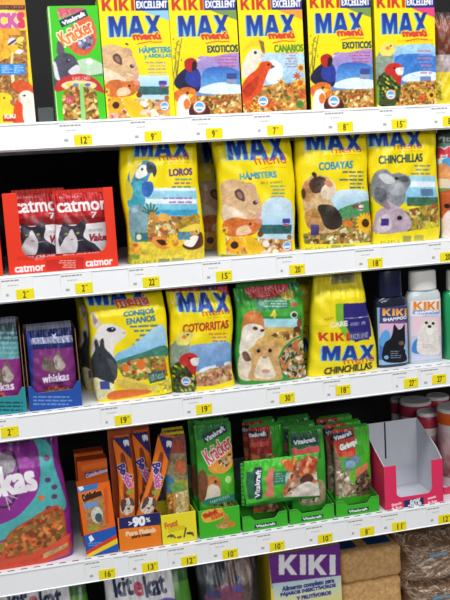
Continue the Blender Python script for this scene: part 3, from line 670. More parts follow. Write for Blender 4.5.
def art_chinchilla_bag():
    c = Art([(366, 111), (430, 108), (440, 243), (371, 248)], YL, seed=14); c.z(360, 120, 4.444)
    max_logo(c, 40, 50, 268, 120)
    bag_text(c, 76, 156, 270, 194, 'CHINCHILLAS', '#2a4a50'); c.lines(205, 202, 305, 290, 5, ['#7a7a9a', '#4f8a9a'])
    c.rect(180, 250, 330, 375, '#a8d8e8', c2='#7abce0', tex=.15); c.rect(190, 275, 328, 300, '#e6f2f6'); c.rect(190, 345, 335, 385, '#3f6a50', tex=.3); c.rect(252, 308, 312, 340, '#5c7a9c')
    c.seeds([(50, 470), (190, 400), (335, 370), (345, 490), (60, 510)], ['#c8a83a', '#8a7a2a', '#e6d47a', '#a8742e', '#b0532a', '#6b6a2a'], 200, 13, bg='#a8923a')
    c.blob([(48, 262), (70, 228), (105, 222), (130, 240), (165, 238), (205, 255), (212, 285), (188, 320), (175, 370), (120, 400), (60, 370), (42, 320)], '#868a8e', tex=.25)
    c.blob([(72, 250), (100, 240), (135, 258), (140, 280), (100, 285)], '#d0d0d0', tex=.15); c.blob([(150, 262), (185, 250), (205, 270), (180, 280)], '#54565c'); c.ell(150, 262, 8, 8, '#1c1c22'); c.blob([(60, 300), (100, 320), (90, 370), (55, 350)], '#606468', tex=.3); c.ell(150, 310, 40, 30, '#a4a6aa', tex=.2)
    c.blob([(50, 470), (60, 410), (100, 385), (105, 362), (125, 375), (170, 400), (200, 440), (208, 478), (170, 500), (90, 505), (52, 500)], '#b4a0ac', tex=.2); c.ell(155, 437, 13, 10, '#2a1a26'); c.ell(98, 380, 14, 22, '#8f7486', ang=-30); c.blob([(60, 450), (100, 420), (120, 480), (70, 500)], '#cdbcc6', tex=.15)
    c.rect(75, 440, 108, 472, '#3c2a74'); c.ell(300, 470, 30, 16, '#c8c030', tex=.3)
    c.poly([(50, 515), (350, 475), (350, 560), (50, 570)], '#eedb1f'); c.text('KIKI', 80, 535, 160, 548, '#8f8836', bold=1); c.rect(175, 515, 212, 542, '#a09a4a'); c.rect(226, 512, 268, 535, '#b0a84a'); return c
def art_menu_far():
    c = Art([(430, 106), (492, 103), (500, 236), (440, 242)], '#c6dfe4', seed=15); c.z(360, 120, 4.444)
    c.rect(300, -80, 640, 105, '#2c3a38', tex=.3); c.text('Vitakraft', 322, 72, 520, 98, '#a8b8a8', bold=2); c.rect(310, 105, 640, 170, '#4a8a80', tex=.2)
    c.text('MENU', 335, 120, 560, 168, '#c8243a', bold=6, out=('#f0c8c8', 5)); c.blob([(360, 180), (420, 170), (520, 200), (500, 240), (390, 230)], '#4f9ad0')
    c.blob([(330, 220), (365, 195), (400, 230), (402, 275), (370, 300), (335, 290)], '#d8925a', tex=.25); c.blob([(330, 270), (380, 265), (400, 290), (350, 305)], '#eed8c0')
    c.rect(330, 305, 640, 350, '#79a65c', tex=.2); c.blob([(338, 350), (380, 312), (430, 330), (450, 420), (400, 470), (345, 450)], '#c25a2c', tex=.25); c.blob([(360, 430), (395, 400), (460, 420), (470, 520), (360, 520)], '#e6d4cc', tex=.1); c.ell(372, 385, 11, 11, '#241010')
    return c
# ---- third shelf
def whisk_cat(c, x, y, s):
    B = lambda p, cc, **k: c.blob([(x+a*s, y+b*s) for a, b in p], cc, **k)
    B([(-60, 30), (-62, -5), (-50, -38), (-30, -25), (0, -30), (32, -75), (48, -40), (70, 5), (64, 30), (40, 48), (0, 52)], '#75605c', tex=.35)
    B([(5, -28), (30, -45), (55, -10), (70, 10), (45, 40), (15, 25)], '#b4a49e', tex=.2)
    for i in range(5): c.line([(x+(-50+i*16)*s, y-20*s), (x+(-46+i*17)*s, y+14*s)], 4*s, '#4a3a38')
    c.ell(x+12*s, y+2*s, 8*s, 5*s, '#5a7a4a'); c.ell(x-30*s, y+8*s, 8*s, 5*s, '#5a7a4a'); c.line([(x+10*s, y+30*s), (x+70*s, y+18*s)], 2*s, '#d8cccc')
def art_tray_pouch(kind):
    if kind == 'blue':
        c = Art([(28.5, 327), (77, 325), (82, 404), (31, 409)], '#24378c', seed=16); c.z(0, 310, 5)
        c.poly([(140, 60), (385, 45), (395, 180), (150, 190)], '#161f5c', tex=.15); c.poly([(145, 130), (380, 112), (382, 148), (150, 162)], '#9a9cb8', tex=.5)
        for i in range(26): c.line([(150+i*9, 128+c.r.uniform(-2, 6)), (156+i*9, 150+c.r.uniform(-6, 6))], 3, ['#3d3f78', '#d4d6e4', '#6a6c98'][i % 3])
        c.poly([(258, 105), (274, 112), (290, 100), (276, 128)], '#d8dcf0'); c.poly([(160, 190), (385, 175), (398, 480), (165, 480)], '#7a2a72', tex=.12)
        whisk_cat(c, 268, 260, .95); c.text('whiskas', 208, 312, 356, 358, '#eadfee', bold=2.5); c.ell(290, 362, 40, 6, '#3a1a4a'); c.text('whiskas', 208, 312, 356, 358, '#eadfee', bold=2.5)
        c.seeds([(205, 420), (235, 388), (300, 378), (360, 390), (362, 418)], ['#8a4030', '#a8583c', '#6a2c28', '#b87a5a'], 70, 12, bg='#7a3a34'); return c
    c = Art([(-26, 323), (24.5, 320), (27.5, 409), (-24, 414)], '#3a6a74', seed=17); c.z(0, 310, 5)
    c.rect(-140, 40, 140, 160, '#39505a', c2='#4d7480', tex=.3); c.rect(-140, 150, 140, 250, '#4f8f98', c2='#6aa4a8', tex=.3); c.lines(-120, 95, 120, 225, 5, '#7fb0b4')
    c.poly([(-130, 245), (118, 235), (125, 520), (-120, 520)], '#8c2a7e', tex=.12); whisk_cat(c, 5, 320, 1.0); c.text('whiskas', -120, 362, 78, 410, '#efe2ee', bold=3)
    c.seeds([(-100, 450), (-60, 415), (20, 415), (40, 450)], ['#c86a48', '#8a4030'], 40, 12); return c
def art_tray_low(kind):
    if kind == 'blue':
        c = Art([(27.5, 386), (81.5, 382), (83, 406.5), (29.5, 412)], '#2450a4', seed=18, k=2); c.z(0, 310, 5); c.lines(165, 432, 385, 485, 3, '#7aa0d8', right=False); return c
    c = Art([(-26, 393), (27, 387), (28, 412), (-24, 418)], '#2c8f96', seed=19, k=2); c.z(0, 310, 5); c.lines(-120, 460, 115, 515, 3, '#123f4c'); return c
def art_conejos():
    c = Art([(79, 283), (159, 277), (172.5, 394), (96, 403)], YL, seed=18); c.z(65, 280, 3.913)
    max_logo(c, 105, 24, 330, 100, menu=False); c.text('menú', 202, 68, 330, 106, '#d3422b', bold=2.5, slant=-.2, out=('#f3e6c8', 2)); c.line([(220, 112), (270, 102), (330, 106)], 4, '#d3422b')
    bag_text(c, 228, 120, 348, 146, 'CONEJOS', '#2a7aa0'); bag_text(c, 238, 146, 352, 172, 'ENANOS', '#2a7aa0'); c.lines(245, 180, 362, 285, 6, '#2f6aa8')
    c.blob([(200, 290), (260, 260), (375, 180), (385, 290), (220, 330)], '#b8dcf0', c2='#7ab8e0', tex=.1); c.blob([(200, 318), (290, 290), (388, 262), (392, 310), (220, 335)], '#3f7f6a', tex=.25)
    c.seeds([(205, 330), (300, 305), (392, 300), (400, 380), (240, 400)], ['#d86a2a', '#8a9a3a', '#c8a85a', '#b04a2a', '#6a7a2a', '#e8c47a'], 150, 13, bg='#9a7a3c')
    c.blob([(280, 330), (300, 310), (315, 335), (300, 355)], '#e3742c'); c.blob([(230, 340), (245, 330), (250, 355), (235, 360)], '#e3742c')
    # white rabbit
    c.blob([(118, 185), (105, 150), (110, 122), (130, 145), (145, 180)], '#d8c8b8', tex=.1); c.blob([(116, 172), (110, 148), (113, 132), (128, 158)], '#9a8074')
    c.blob([(112, 235), (125, 195), (150, 172), (185, 172), (222, 190), (238, 210), (222, 235), (195, 255), (190, 310), (150, 320), (110, 290)], '#e6e0dc', tex=.06)
    c.ell(180, 193, 18, 10, '#141a38'); c.ell(185, 190, 4, 3, '#c8d8e8'); c.ell(229, 208, 7, 5, '#d8b0a8'); c.blob([(110, 225), (140, 240), (160, 300), (115, 290)], '#cfc4bc', tex=.1)
    # black rabbit
    c.blob([(120, 270), (114, 240), (124, 230), (136, 258), (138, 232), (150, 228), (158, 262), (185, 290), (205, 320), (208, 360), (195, 400), (160, 405), (120, 395), (108, 350), (110, 305)], '#30343c', tex=.35); c.ell(140, 292, 5, 5, '#0a0c10'); c.blob([(170, 300), (205, 330), (200, 380), (180, 340)], '#4a4e58', tex=.3)
    c.blob([(110, 395), (125, 378), (150, 388), (190, 405), (185, 445), (120, 470), (105, 440)], '#e8e2b0', tex=.2); c.rect(140, 392, 176, 424, '#3f4a9a')
    c.blob([(195, 402), (215, 375), (260, 385), (325, 415), (330, 438), (250, 432)], '#e8cc5a', tex=.15)
    for i in range(4): c.line([(205, 388+i*9), (318, 418+i*6)], 2, '#b8942c')
    c.blob([(162, 448), (200, 430), (300, 430), (335, 440), (300, 452), (180, 468)], '#e8742a', tex=.1); c.poly([(322, 368), (388, 355), (390, 395), (328, 408)], '#2f5f50'); c.text('100% Natural', 328, 366, 384, 394, '#cfe0d8', bold=.6, ang=-10)
    c.seeds([(330, 420), (410, 390), (418, 440), (330, 450)], ['#f0e47a', '#e8d04a', '#c8b83a'], 40, 10); return c
def art_cotorritas():
    c = Art([(162, 284), (233, 279), (236.5, 383), (172.5, 389)], YL, seed=19); c.z(160, 275, 4.8)
    c.poly([(20, 30), (360, 20), (360, 80), (20, 90)], '#8a4a5a', tex=.4); c.text('KIKI', 60, 55, 180, 88, '#a83050', bold=3); c.rect(190, 40, 330, 78, '#2f2a6a'); c.poly([(270, 70), (345, 60), (340, 110), (300, 95)], '#c8384a', tex=.2)
    max_logo(c, 78, 92, 326, 182)
    bag_text(c, 95, 230, 318, 272, 'COTORRITAS', '#b8341f'); c.lines(205, 282, 315, 400, 7, ['#d0604a', '#b86a80', '#8a70a8'])
    c.blob([(130, 350), (220, 330), (335, 330), (345, 430), (190, 465), (140, 440)], '#8fb0d8', c2='#6a98cc', tex=.15); c.blob([(200, 450), (300, 425), (345, 420), (345, 450), (200, 475)], '#dde9f0'); c.rect(270, 415, 312, 440, '#6a86b0')
    c.seeds([(170, 480), (240, 450), (350, 430), (352, 505), (240, 535), (170, 535)], ['#d9a080', '#e8c8a0', '#b06a4a', '#c8b070', '#d8786a', '#8a6a3a'], 200, 11, bg='#c89a6a')
    c.z(160+18/4.8, 275+20/4.8+40/4.8, 5.0); parrots(c); c.z(160, 275, 4.8); badge(c, 122, 512, 22); return c
def art_green_menu():
    c = Art([(232, 284), (302, 280), (307.5, 377), (237.5, 384)], '#2f8f2c', seed=20); c.z(225, 265, 4.615)
    c.poly([(20, 50), (360, 40), (360, 110), (30, 120)], '#1f5f34', tex=.25); c.rect(60, 60, 340, 95, '#2a3a5c', tex=.3)
    c.blob([(96, 145), (100, 95), (150, 85), (290, 75), (290, 125), (250, 150), (150, 165)], '#b83030'); c.text('MENU', 106, 92, 284, 150, '#c22a34', bold=3, out=('#f0d8cc', 3))
    c.poly([(60, 205), (345, 190), (350, 235), (60, 245)], '#48a83c', tex=.1); c.poly([(125, 168), (278, 160), (280, 205), (130, 215)], '#2a7a58'); c.lines(160, 170, 272, 205, 3, '#b8d8b8')
    c.ell(280, 150, 26, 18, '#d8b848', tex=.3); c.ell(300, 140, 20, 18, '#b9a93c', tex=.3); c.rect(290, 178, 322, 196, '#b0503c'); c.ell(306, 234, 18, 17, '#e0e4e0'); c.ell(308, 236, 13, 11, '#303a3c')
    c.text('4', 190, 212, 222, 252, '#e8cf4a', bold=4)
    c.rect(90, 252, 345, 295, '#a8dcea', tex=.1); c.rect(90, 290, 350, 480, '#d9b25a', tex=.15)
    c.seeds([(180, 320), (350, 300), (352, 340), (260, 350)], ['#b8873a', '#8a5a2a', '#e8cc8a', '#6a4424'], 60, 12); c.ell(335, 270, 14, 22, '#8a4a30', tex=.3); c.ell(325, 300, 18, 14, '#5a3a24')
    c.seeds([(245, 450), (270, 385), (320, 350), (365, 345), (378, 525), (280, 525), (250, 490)], ['#e8dcc0', '#d0683a', '#4a5a3a', '#c8a05a', '#8a9a4a', '#e0883a', '#3a3a2c', '#b0b4a0'], 260, 13, bg='#6a6040')
    c.line([(240, 440), (270, 380), (315, 345), (365, 330)], 9, '#2a8a5c'); c.line([(240, 440), (252, 495), (285, 528)], 9, '#2a8a5c')
    # three hamsters
    c.blob([(66, 290), (72, 235), (110, 215), (150, 230), (165, 270), (168, 310), (150, 345), (120, 370), (75, 400), (66, 350)], '#cb7a3e', tex=.25); c.blob([(70, 300), (110, 275), (160, 290), (168, 330), (140, 350), (120, 380), (70, 420)], '#ece2d2', tex=.12); c.ell(125, 296, 12, 8, '#5a3420', ang=10); c.ell(158, 305, 10, 7, '#3a2a2a')
    c.blob([(66, 430), (100, 400), (130, 430), (135, 520), (66, 530)], '#e2d4bc', tex=.15); c.blob([(78, 410), (100, 405), (118, 440), (90, 445)], '#6a4a34', tex=.3)
    c.blob([(118, 420), (122, 385), (142, 362), (180, 355), (215, 362), (222, 350), (240, 362), (238, 400), (245, 440), (252, 490), (245, 530), (105, 532), (115, 480)], '#cfa268', tex=.22); c.blob([(150, 440), (178, 415), (205, 440), (220, 520), (130, 520)], '#ecdcc0', tex=.12); c.ell(150, 398, 9, 9, '#1c120e'); c.ell(203, 396, 9, 9, '#1c120e'); c.ell(178, 425, 12, 8, '#d08a7c'); c.ell(180, 490, 20, 9, '#c89a8c')
    return c
def art_kiki_chin():
    c = Art([(316, 272), (369, 268), (379, 367), (306, 375)], '#f1dd18', seed=21); c.z(295, 255, 4.61)
    c.poly([(90, 75), (330, 62), (332, 130), (100, 140)], '#e6d22a', tex=.1); c.poly([(165, 80), (275, 72), (275, 112), (165, 122)], '#8f8a50', tex=.4); c.text('KIKI', 180, 82, 265, 112, '#6a6a58', bold=3)
    c.poly([(175, 188), (332, 182), (334, 335), (255, 362), (205, 330), (185, 270)], '#2b2474'); c.poly([(175, 188), (212, 186), (208, 250), (230, 318), (255, 362), (205, 330), (175, 262)], '#7cb82c')
    c.text('MAXI', 122, 242, 165, 258, '#b86a28', bold=1.5, ang=-10); c.text('CARE', 145, 258, 228, 286, '#e6e6d8', bold=3); c.text('GOLDEN LINE', 234, 262, 310, 278, '#e8e6f0', bold=1.2)
    c.line([(85, 285), (140, 280)], 2, '#c8b21c'); c.line([(210, 248), (330, 240)], 2, '#e8e8f0')
    block(c, 'KIKI', 95, 312, 228, 354, '#cf3a18', gap=.14); c.rect(230, 308, 320, 350, '#3a3a78'); c.text('EXCELLENT', 234, 318, 316, 342, '#e8eaf2', bold=1)
    max_logo(c, 108, 378, 345, 462); bag_text(c, 136, 498, 330, 532, 'CHINCHILLAS', '#3a3214', out='#efe03a'); return c
def art_dark_shampoo():
    c = Art([(376.5, 304), (407, 302), (407.5, 358), (377, 363)], '#8fb4dc', k=2.2, seed=22); c.z(365, 255, 5)
    c.rect(60, 235, 215, 335, '#3a3f74'); block(c, 'KIKI', 72, 252, 200, 292, '#e8923a', c2='#f0c070', gap=.12); c.text('SHAMPOO', 74, 298, 200, 318, '#e9edf4', bold=2); c.lines(75, 322, 198, 338, 2, '#c06a90')
    c.rect(60, 335, 215, 440, '#e8b4cc', c2='#9cb4e0'); c.rect(60, 420, 110, 540, '#3f78c8'); c.blob([(66, 400), (90, 370), (110, 400), (100, 450), (66, 460)], '#5aa0dc')
    c.blob([(80, 545), (82, 450), (110, 420), (122, 385), (130, 340), (152, 368), (170, 362), (186, 340), (188, 400), (190, 440), (182, 480), (196, 545)], '#14161c', tex=.3); c.ell(168, 445, 15, 12, '#7a5040')
    c.rect(112, 480, 190, 545, '#15171d'); c.lines(112, 488, 170, 535, 4, '#8a90a8', right=False); c.ell(92, 524, 11, 11, '#78b0e0'); return c
def art_white_shampoo():
    c = Art([(406.5, 299), (439.5, 296), (440, 354), (407, 359)], '#c9d2e6', k=2.2, seed=23); c.z(365, 255, 5)
    c.rect(205, 205, 375, 300, '#e8e6ea'); block(c, 'KIKI', 218, 220, 352, 264, '#ec8030', c2='#e8902c', gap=.12, out=('#f3d08c', 2)); c.poly([(215, 266), (355, 264), (355, 288), (215, 290)], '#8fa0c8'); c.text('SHAMPOO', 224, 268, 350, 284, '#f4f4f8', bold=2); c.lines(222, 292, 350, 304, 2, '#6a9ad0')
    c.rect(210, 305, 375, 430, '#f0c8d0', c2='#e0d4e0'); c.rect(210, 410, 375, 520, '#c4c8d8'); c.blob([(215, 500), (222, 440), (255, 420), (262, 500)], '#3f86d0')
    c.blob([(245, 505), (238, 420), (255, 350), (275, 325), (300, 318), (335, 330), (345, 380), (350, 430), (355, 505)], '#e6ddd6', tex=.12); c.ell(282, 336, 8, 8, '#1a1414'); c.ell(318, 340, 8, 8, '#1a1414'); c.ell(299, 357, 10, 8, '#201818'); c.blob([(280, 370), (300, 365), (322, 372), (312, 400), (290, 400)], '#f4ecea'); c.lines(262, 455, 335, 480, 3, '#b8a8b0', right=False)
    return c
# ---- fourth shelf
def art_whiskas_bag():
    c = Art([(-62, 440), (51, 428), (77, 557), (-58, 585)], '#8a2a8c', k=1.4, seed=24); c.z(0, 420, 3.46)
    c.poly([(-230, 70), (190, 40), (215, 200), (235, 400), (-230, 500)], '#7d2580', tex=.1)
    c.blob([(-230, 60), (0, 60), (100, 55), (185, 60), (190, 95), (120, 85), (50, 100), (0, 95), (-230, 100)], '#5d2a68', tex=.35)
    c.blob([(120, 75), (180, 95), (200, 180), (225, 300), (150, 320), (60, 360), (0, 410), (-230, 470), (-230, 420), (-60, 380), (40, 320), (110, 255), (145, 180), (140, 110)], '#4fb0b0', tex=.12)
    c.blob([(-230, 120), (-60, 100), (60, 110), (130, 150), (138, 220), (90, 290), (0, 350), (-230, 410)], '#9a2a98', c2='#8a2a8c', tex=.08)
    c.ell(20, 200, 55, 95, '#3a1a3c', ang=10); c.ell(18, 200, 49, 88, '#8c3a8e', ang=10); c.blob([(-60, 170), (-20, 110), (20, 120), (60, 135), (50, 170), (0, 185)], '#9a9098', tex=.3); c.line([(10, 240), (60, 260)], 3, '#d8c8d8'); c.line([(0, 230), (40, 275)], 3, '#d8c8d8'); c.line([(20, 250), (30, 300)], 3, '#d8c8d8')
    c.text('whiskas', -180, 160, 132, 262, '#f6f1f6', bold=5, ang=-3)
    for x, y, cc in ((170, 130, '#7a3a78'), (168, 200, '#5a3a70'), (188, 257, '#6a3a60'), (142, 258, '#d8703a'), (165, 297, '#5a2a5c'), (190, 225, '#5c3a74')): c.ell(x, y, 11, 9, cc, tex=.2)
    c.blob([(-230, 470), (-60, 415), (0, 425), (30, 380), (110, 325), (200, 290), (232, 400), (245, 455), (120, 495), (0, 530), (-230, 560)], '#b84a28', tex=.2)
    c.seeds([(-225, 480), (-40, 420), (10, 415), (40, 375), (110, 330), (205, 292), (222, 390), (205, 420), (120, 455), (20, 480), (-225, 530)], ['#d8672c', '#b8552a', '#e08a44', '#8f7a34', '#a83c22', '#c8823c', '#7d4a24'], 700, 12, bg='#7a3a1c')
    c.poly([(-230, 530), (10, 478), (130, 455), (210, 412), (236, 400), (246, 470), (0, 545), (-230, 610)], '#d8482e', tex=.08); c.blob([(-230, 505), (0, 460), (30, 478), (130, 452), (225, 400), (235, 415), (120, 475), (0, 500), (-230, 545)], '#e0563a')
    c.poly([(150, 462), (232, 425), (236, 440), (156, 480)], '#c9a070', tex=.3); return c
def art_orange_stick_box():
    c = Art([(77.5, 489), (108.5, 480), (119.5, 548), (87.5, 557)], '#e8691c', k=2.2, seed=25); c.z(0, 420, 3.46)
    c.poly([(282, 222), (360, 210), (350, 240), (285, 252)], '#3f78c0'); c.poly([(284, 232), (300, 226), (306, 240), (292, 246)], '#e8f0f6')
    c.text('Catisfactions', 296, 248, 366, 276, '#4a2018', bold=2.5, ang=-8, out=('#f0b060', 2)); c.poly([(300, 285), (372, 262), (382, 370), (312, 388)], '#b07a4a', tex=.35); c.text('Menu', 302, 280, 350, 306, '#6a9ad0', bold=2, ang=-10)
    c.ell(345, 330, 20, 28, '#c8ccc0', tex=.2); c.ell(350, 340, 12, 16, '#405a60'); c.ell(330, 375, 22, 10, '#9a9a3a', tex=.3); c.rect(372, 240, 384, 360, '#d9541a')
    c.poly([(294, 400), (408, 372), (415, 460), (300, 475)], '#2459b4'); c.poly([(312, 405), (322, 398), (332, 415), (318, 424)], '#eef2f6'); c.lines(310, 425, 400, 440, 2, '#8ab0e0', right=False)
    c.poly([(300, 455), (412, 398), (413, 412), (300, 468)], '#d8402a'); c.poly([(300, 468), (413, 412), (414, 430), (300, 480)], '#f0cf2c'); return c
def art_orange_back_box():
    c = Art([(77, 464), (106, 456), (114, 520), (84, 530)], '#d95f1c', k=1.6, seed=26); c.z(0, 420, 3.46)
    c.poly([(272, 118), (380, 100), (382, 132), (276, 152)], '#c24a18'); c.poly([(292, 186), (375, 168), (376, 182), (294, 200)], '#3a3f90'); c.text('Catisfactions', 296, 178, 372, 192, '#e0d0d8', bold=1.2, ang=-9); c.poly([(280, 160), (382, 140), (383, 160), (282, 178)], '#e8742c'); return c
def art_beef_stick():
    c = Art([(37, 112), (110, 105), (110, 592), (37, 592)], '#ee7a1e', k=.55, seed=27); c.z(0, 0, 1)
    c.poly([(37, 110), (110, 104), (110, 215), (90, 190)], '#2f2c6c'); c.blob([(82, 130), (92, 122), (106, 126), (106, 150), (100, 150), (98, 142), (92, 152), (86, 150)], '#f0eef4')
    c.blob([(62, 190), (80, 200), (88, 330), (80, 400), (60, 400), (58, 300)], '#8a3a22', tex=.3); c.text('Beef', 30, 250, 108, 290, '#3a2a8a', bold=2.5, ang=66, out=('#f1e8f0', 2.5)); c.text('Stick', 48, 298, 116, 330, '#c85a9a', bold=2, ang=66, out=('#f1e8f0', 2.5))
    c.ell(86, 365, 18, 12, '#9aa83a', tex=.2); c.blob([(44, 425), (60, 396), (84, 392), (102, 412), (104, 445), (84, 468), (56, 466), (44, 448)], '#e6dacc', tex=.15); c.blob([(46, 405), (60, 394), (70, 408), (62, 440), (50, 452)], '#5a4a48', tex=.3); c.blob([(82, 392), (100, 398), (106, 425), (96, 430)], '#6a564e', tex=.3); c.ell(68, 424, 3, 3, '#201c22'); c.ell(90, 424, 3, 3, '#201c22'); c.ell(80, 442, 6, 4, '#2a2226'); return c
def art_ninety():
    c = Art([(117.5, 521), (160.5, 510), (163.5, 540), (119.5, 549)], '#ee7f1f', k=2.2, seed=28); c.z(110, 410, 4.285)
    c.poly([(36, 462), (216, 436), (218, 492), (38, 512)], '#23265e'); c.text('>', 78, 478, 96, 496, '#e8e8f0', bold=1.5); c.text('90', 96, 458, 152, 500, '#f4f4f8', bold=3.2); c.text('%', 154, 462, 174, 482, '#f0f0f4', bold=1)
    c.text('Pure Fleisch', 66, 512, 198, 534, '#f2d2b0', bold=2); c.text('pure meat', 92, 532, 178, 550, '#4a2414', bold=1.8); return c
def art_yellow_tray():
    c = Art([(160.5, 516), (197, 511), (198, 539), (161.5, 546)], '#efdf2e', k=2.2, seed=29); c.z(110, 410, 4.285)
    c.text('Frutti', 232, 478, 290, 506, '#d8742c', bold=2, ang=-6); c.text('Sticks', 246, 496, 322, 520, '#d8c41c', bold=2, ang=-6)
    for p in ([(245, 545), (262, 535), (280, 548)], [(290, 548), (305, 542)], [(318, 545), (326, 505)], [(330, 530), (350, 528), (360, 538)]): c.line(p, 7, '#5a5238')
    c.ell(262, 540, 14, 7, '#6a6248'); c.ell(344, 528, 16, 6, '#4a4640'); c.ell(296, 546, 10, 5, '#8a6a3a'); return c
def art_seed_pack():
    c = Art([(165, 436), (187, 430), (193, 512), (168, 517)], '#a8a030', k=1.6, seed=30); c.z(110, 410, 4.285)
    c.rect(235, 100, 340, 210, '#7a4a3c', tex=.5); c.rect(235, 190, 340, 300, '#8a7a58', tex=.5); c.ell(285, 160, 30, 30, '#a84a3c', tex=.3); c.ell(300, 245, 26, 30, '#b8603a', tex=.4)
    c.ell(243, 325, 34, 44, '#3a7a9a', tex=.35); c.ell(290, 335, 40, 22, '#6f9a4a', tex=.3); c.rect(235, 360, 340, 450, '#c89a50', tex=.3)
    c.seeds([(222, 370), (268, 355), (270, 450), (222, 450)], MUES, 60, 8, bg='#c08a40'); c.seeds([(280, 355), (335, 345), (335, 450), (280, 450)], ['#e8d8a8', '#d8b868', '#f0e8c8'], 60, 8, bg='#d0b070'); return c
def art_kracker_pouch():
    c = Art([(194, 427), (239, 415), (240, 507), (198, 515)], '#3aa028', k=2.0, seed=31); c.z(185, 405, 4.286)
    c.poly([(30, 110), (240, 50), (240, 110), (40, 160)], '#2f7a3a', tex=.3)
    vit_logo(c, 66, 112, 190, 146, ang=-24, bg='#2a3850'); c.blob([(90, 270), (110, 225), (210, 175), (232, 205), (215, 255), (170, 292), (115, 295)], '#e8a03c', tex=.15)
    c.text('Kräcker', 68, 158, 214, 228, '#d8382c', bold=2, ang=-27, out=('#f4f0e0', 4), c2='#d84a90'); c.seeds([(140, 240), (205, 205), (218, 235), (180, 268), (145, 268)], ['#7a4a2a', '#e8d8b0', '#4a3a2a', '#c89a5a'], 40, 10)
    c.poly([(50, 300), (240, 290), (240, 440), (60, 440)], '#52b52c', tex=.1); c.ell(190, 320, 16, 16, '#b8e888'); c.blob([(78, 345), (92, 310), (125, 305), (150, 325), (152, 355), (140, 400), (85, 410)], '#c9793c', tex=.25); c.blob([(95, 350), (130, 345), (150, 365), (140, 410), (75, 410)], '#ead8c4', tex=.12); c.ell(128, 330, 6, 6, '#1c100c')
    c.blob([(40, 320), (65, 280), (90, 320), (80, 400), (50, 420)], '#7a4a2c', tex=.3); c.blob([(68, 432), (80, 410), (150, 392), (228, 385), (232, 410), (150, 425)], '#2f8a78'); c.text('HAMSTER', 100, 398, 200, 414, '#d8e8dc', bold=1, ang=-8)
    c.seeds([(66, 436), (150, 424), (236, 405), (238, 440)], ['#8a5a2a', '#c8a05a', '#4a3a2a'], 40, 9); return c
def art_green_tray_front(kind, seed):
    if kind == 'kracker':
        c = Art([(197.5, 514), (240, 503), (241.5, 531.5), (199.5, 542)], '#41b428', k=2.2, seed=seed); c.z(185, 405, 4.286)
        c.blob([(68, 470), (95, 452), (150, 440), (170, 470), (150, 490), (85, 505)], '#e2b03a', tex=.1); c.text('Vitakraft', 74, 456, 140, 480, '#c03a2a', bold=2, ang=-14); c.text('Kräcker', 110, 462, 168, 486, '#d8502c', bold=1.5, ang=-12)
        for p in ([(140, 525), (160, 500)], [(165, 530), (178, 470)], [(185, 525), (182, 480)], [(200, 520), (196, 496)]): c.line(p, 12, '#b9843c', tex=.3)
        c.ell(160, 518, 26, 10, '#c8965a', tex=.3); c.ell(205, 512, 12, 9, '#e8702c'); return c
    c = Art([(0, 0), (200, 0), (200, 85), (0, 85)], '#3eb22a', k=.5, seed=seed); c.z(0, 0, 1)
    c.poly([(0, 0), (200, 0), (200, 12), (0, 12)], '#379e28'); c.rect(52, 52, 150, 74, '#1d4a3c'); c.text('Vitakraft', 57, 55, 145, 70, '#e2efe6', bold=1.6); return c
def art_vita_pouch(seed=33, red=False):
    # upright pouch of treats
    c = Art([(285, 432), (323, 424), (330, 512), (290, 520)], '#36a22c', k=1.9, seed=seed); c.z(225, 410, 4.09)
    c.poly([(235, 80), (410, 55), (415, 120), (240, 130)], '#2f8a30', tex=.2); c.poly([(255, 105), (390, 90), (395, 200), (262, 205)], '#2c6a3a', tex=.2)
    vit_logo(c, 262, 116, 384, 146, ang=-2, bg='#203a48'); c.text('Emotion', 265, 152, 388, 186, '#d85a5a', bold=4, out=('#e8a090', 2), ang=-3)
    c.ell(330, 240, 48, 44, '#8a4a2c', tex=.3); c.seeds([(292, 220), (320, 200), (362, 212), (372, 262), (330, 282), (295, 265)], ['#c8402c', '#d8803c', '#a85a34', '#e8b070'], 60, 15); c.blob([(300, 300), (360, 280), (410, 300), (410, 380), (300, 390)], '#b89a80', tex=.3)
    c.seeds([(300, 290), (380, 280), (385, 380), (300, 385)], ['#d8c4a8', '#8a6a4a', '#e8dccc', '#7a4a34'], 70, 14)
    if red:
        c.poly([(235, 60), (415, 50), (420, 240), (240, 250)], '#b0302c', tex=.2); vit_logo(c, 262, 116, 384, 146, ang=-2, bg='#203a48')
    return c
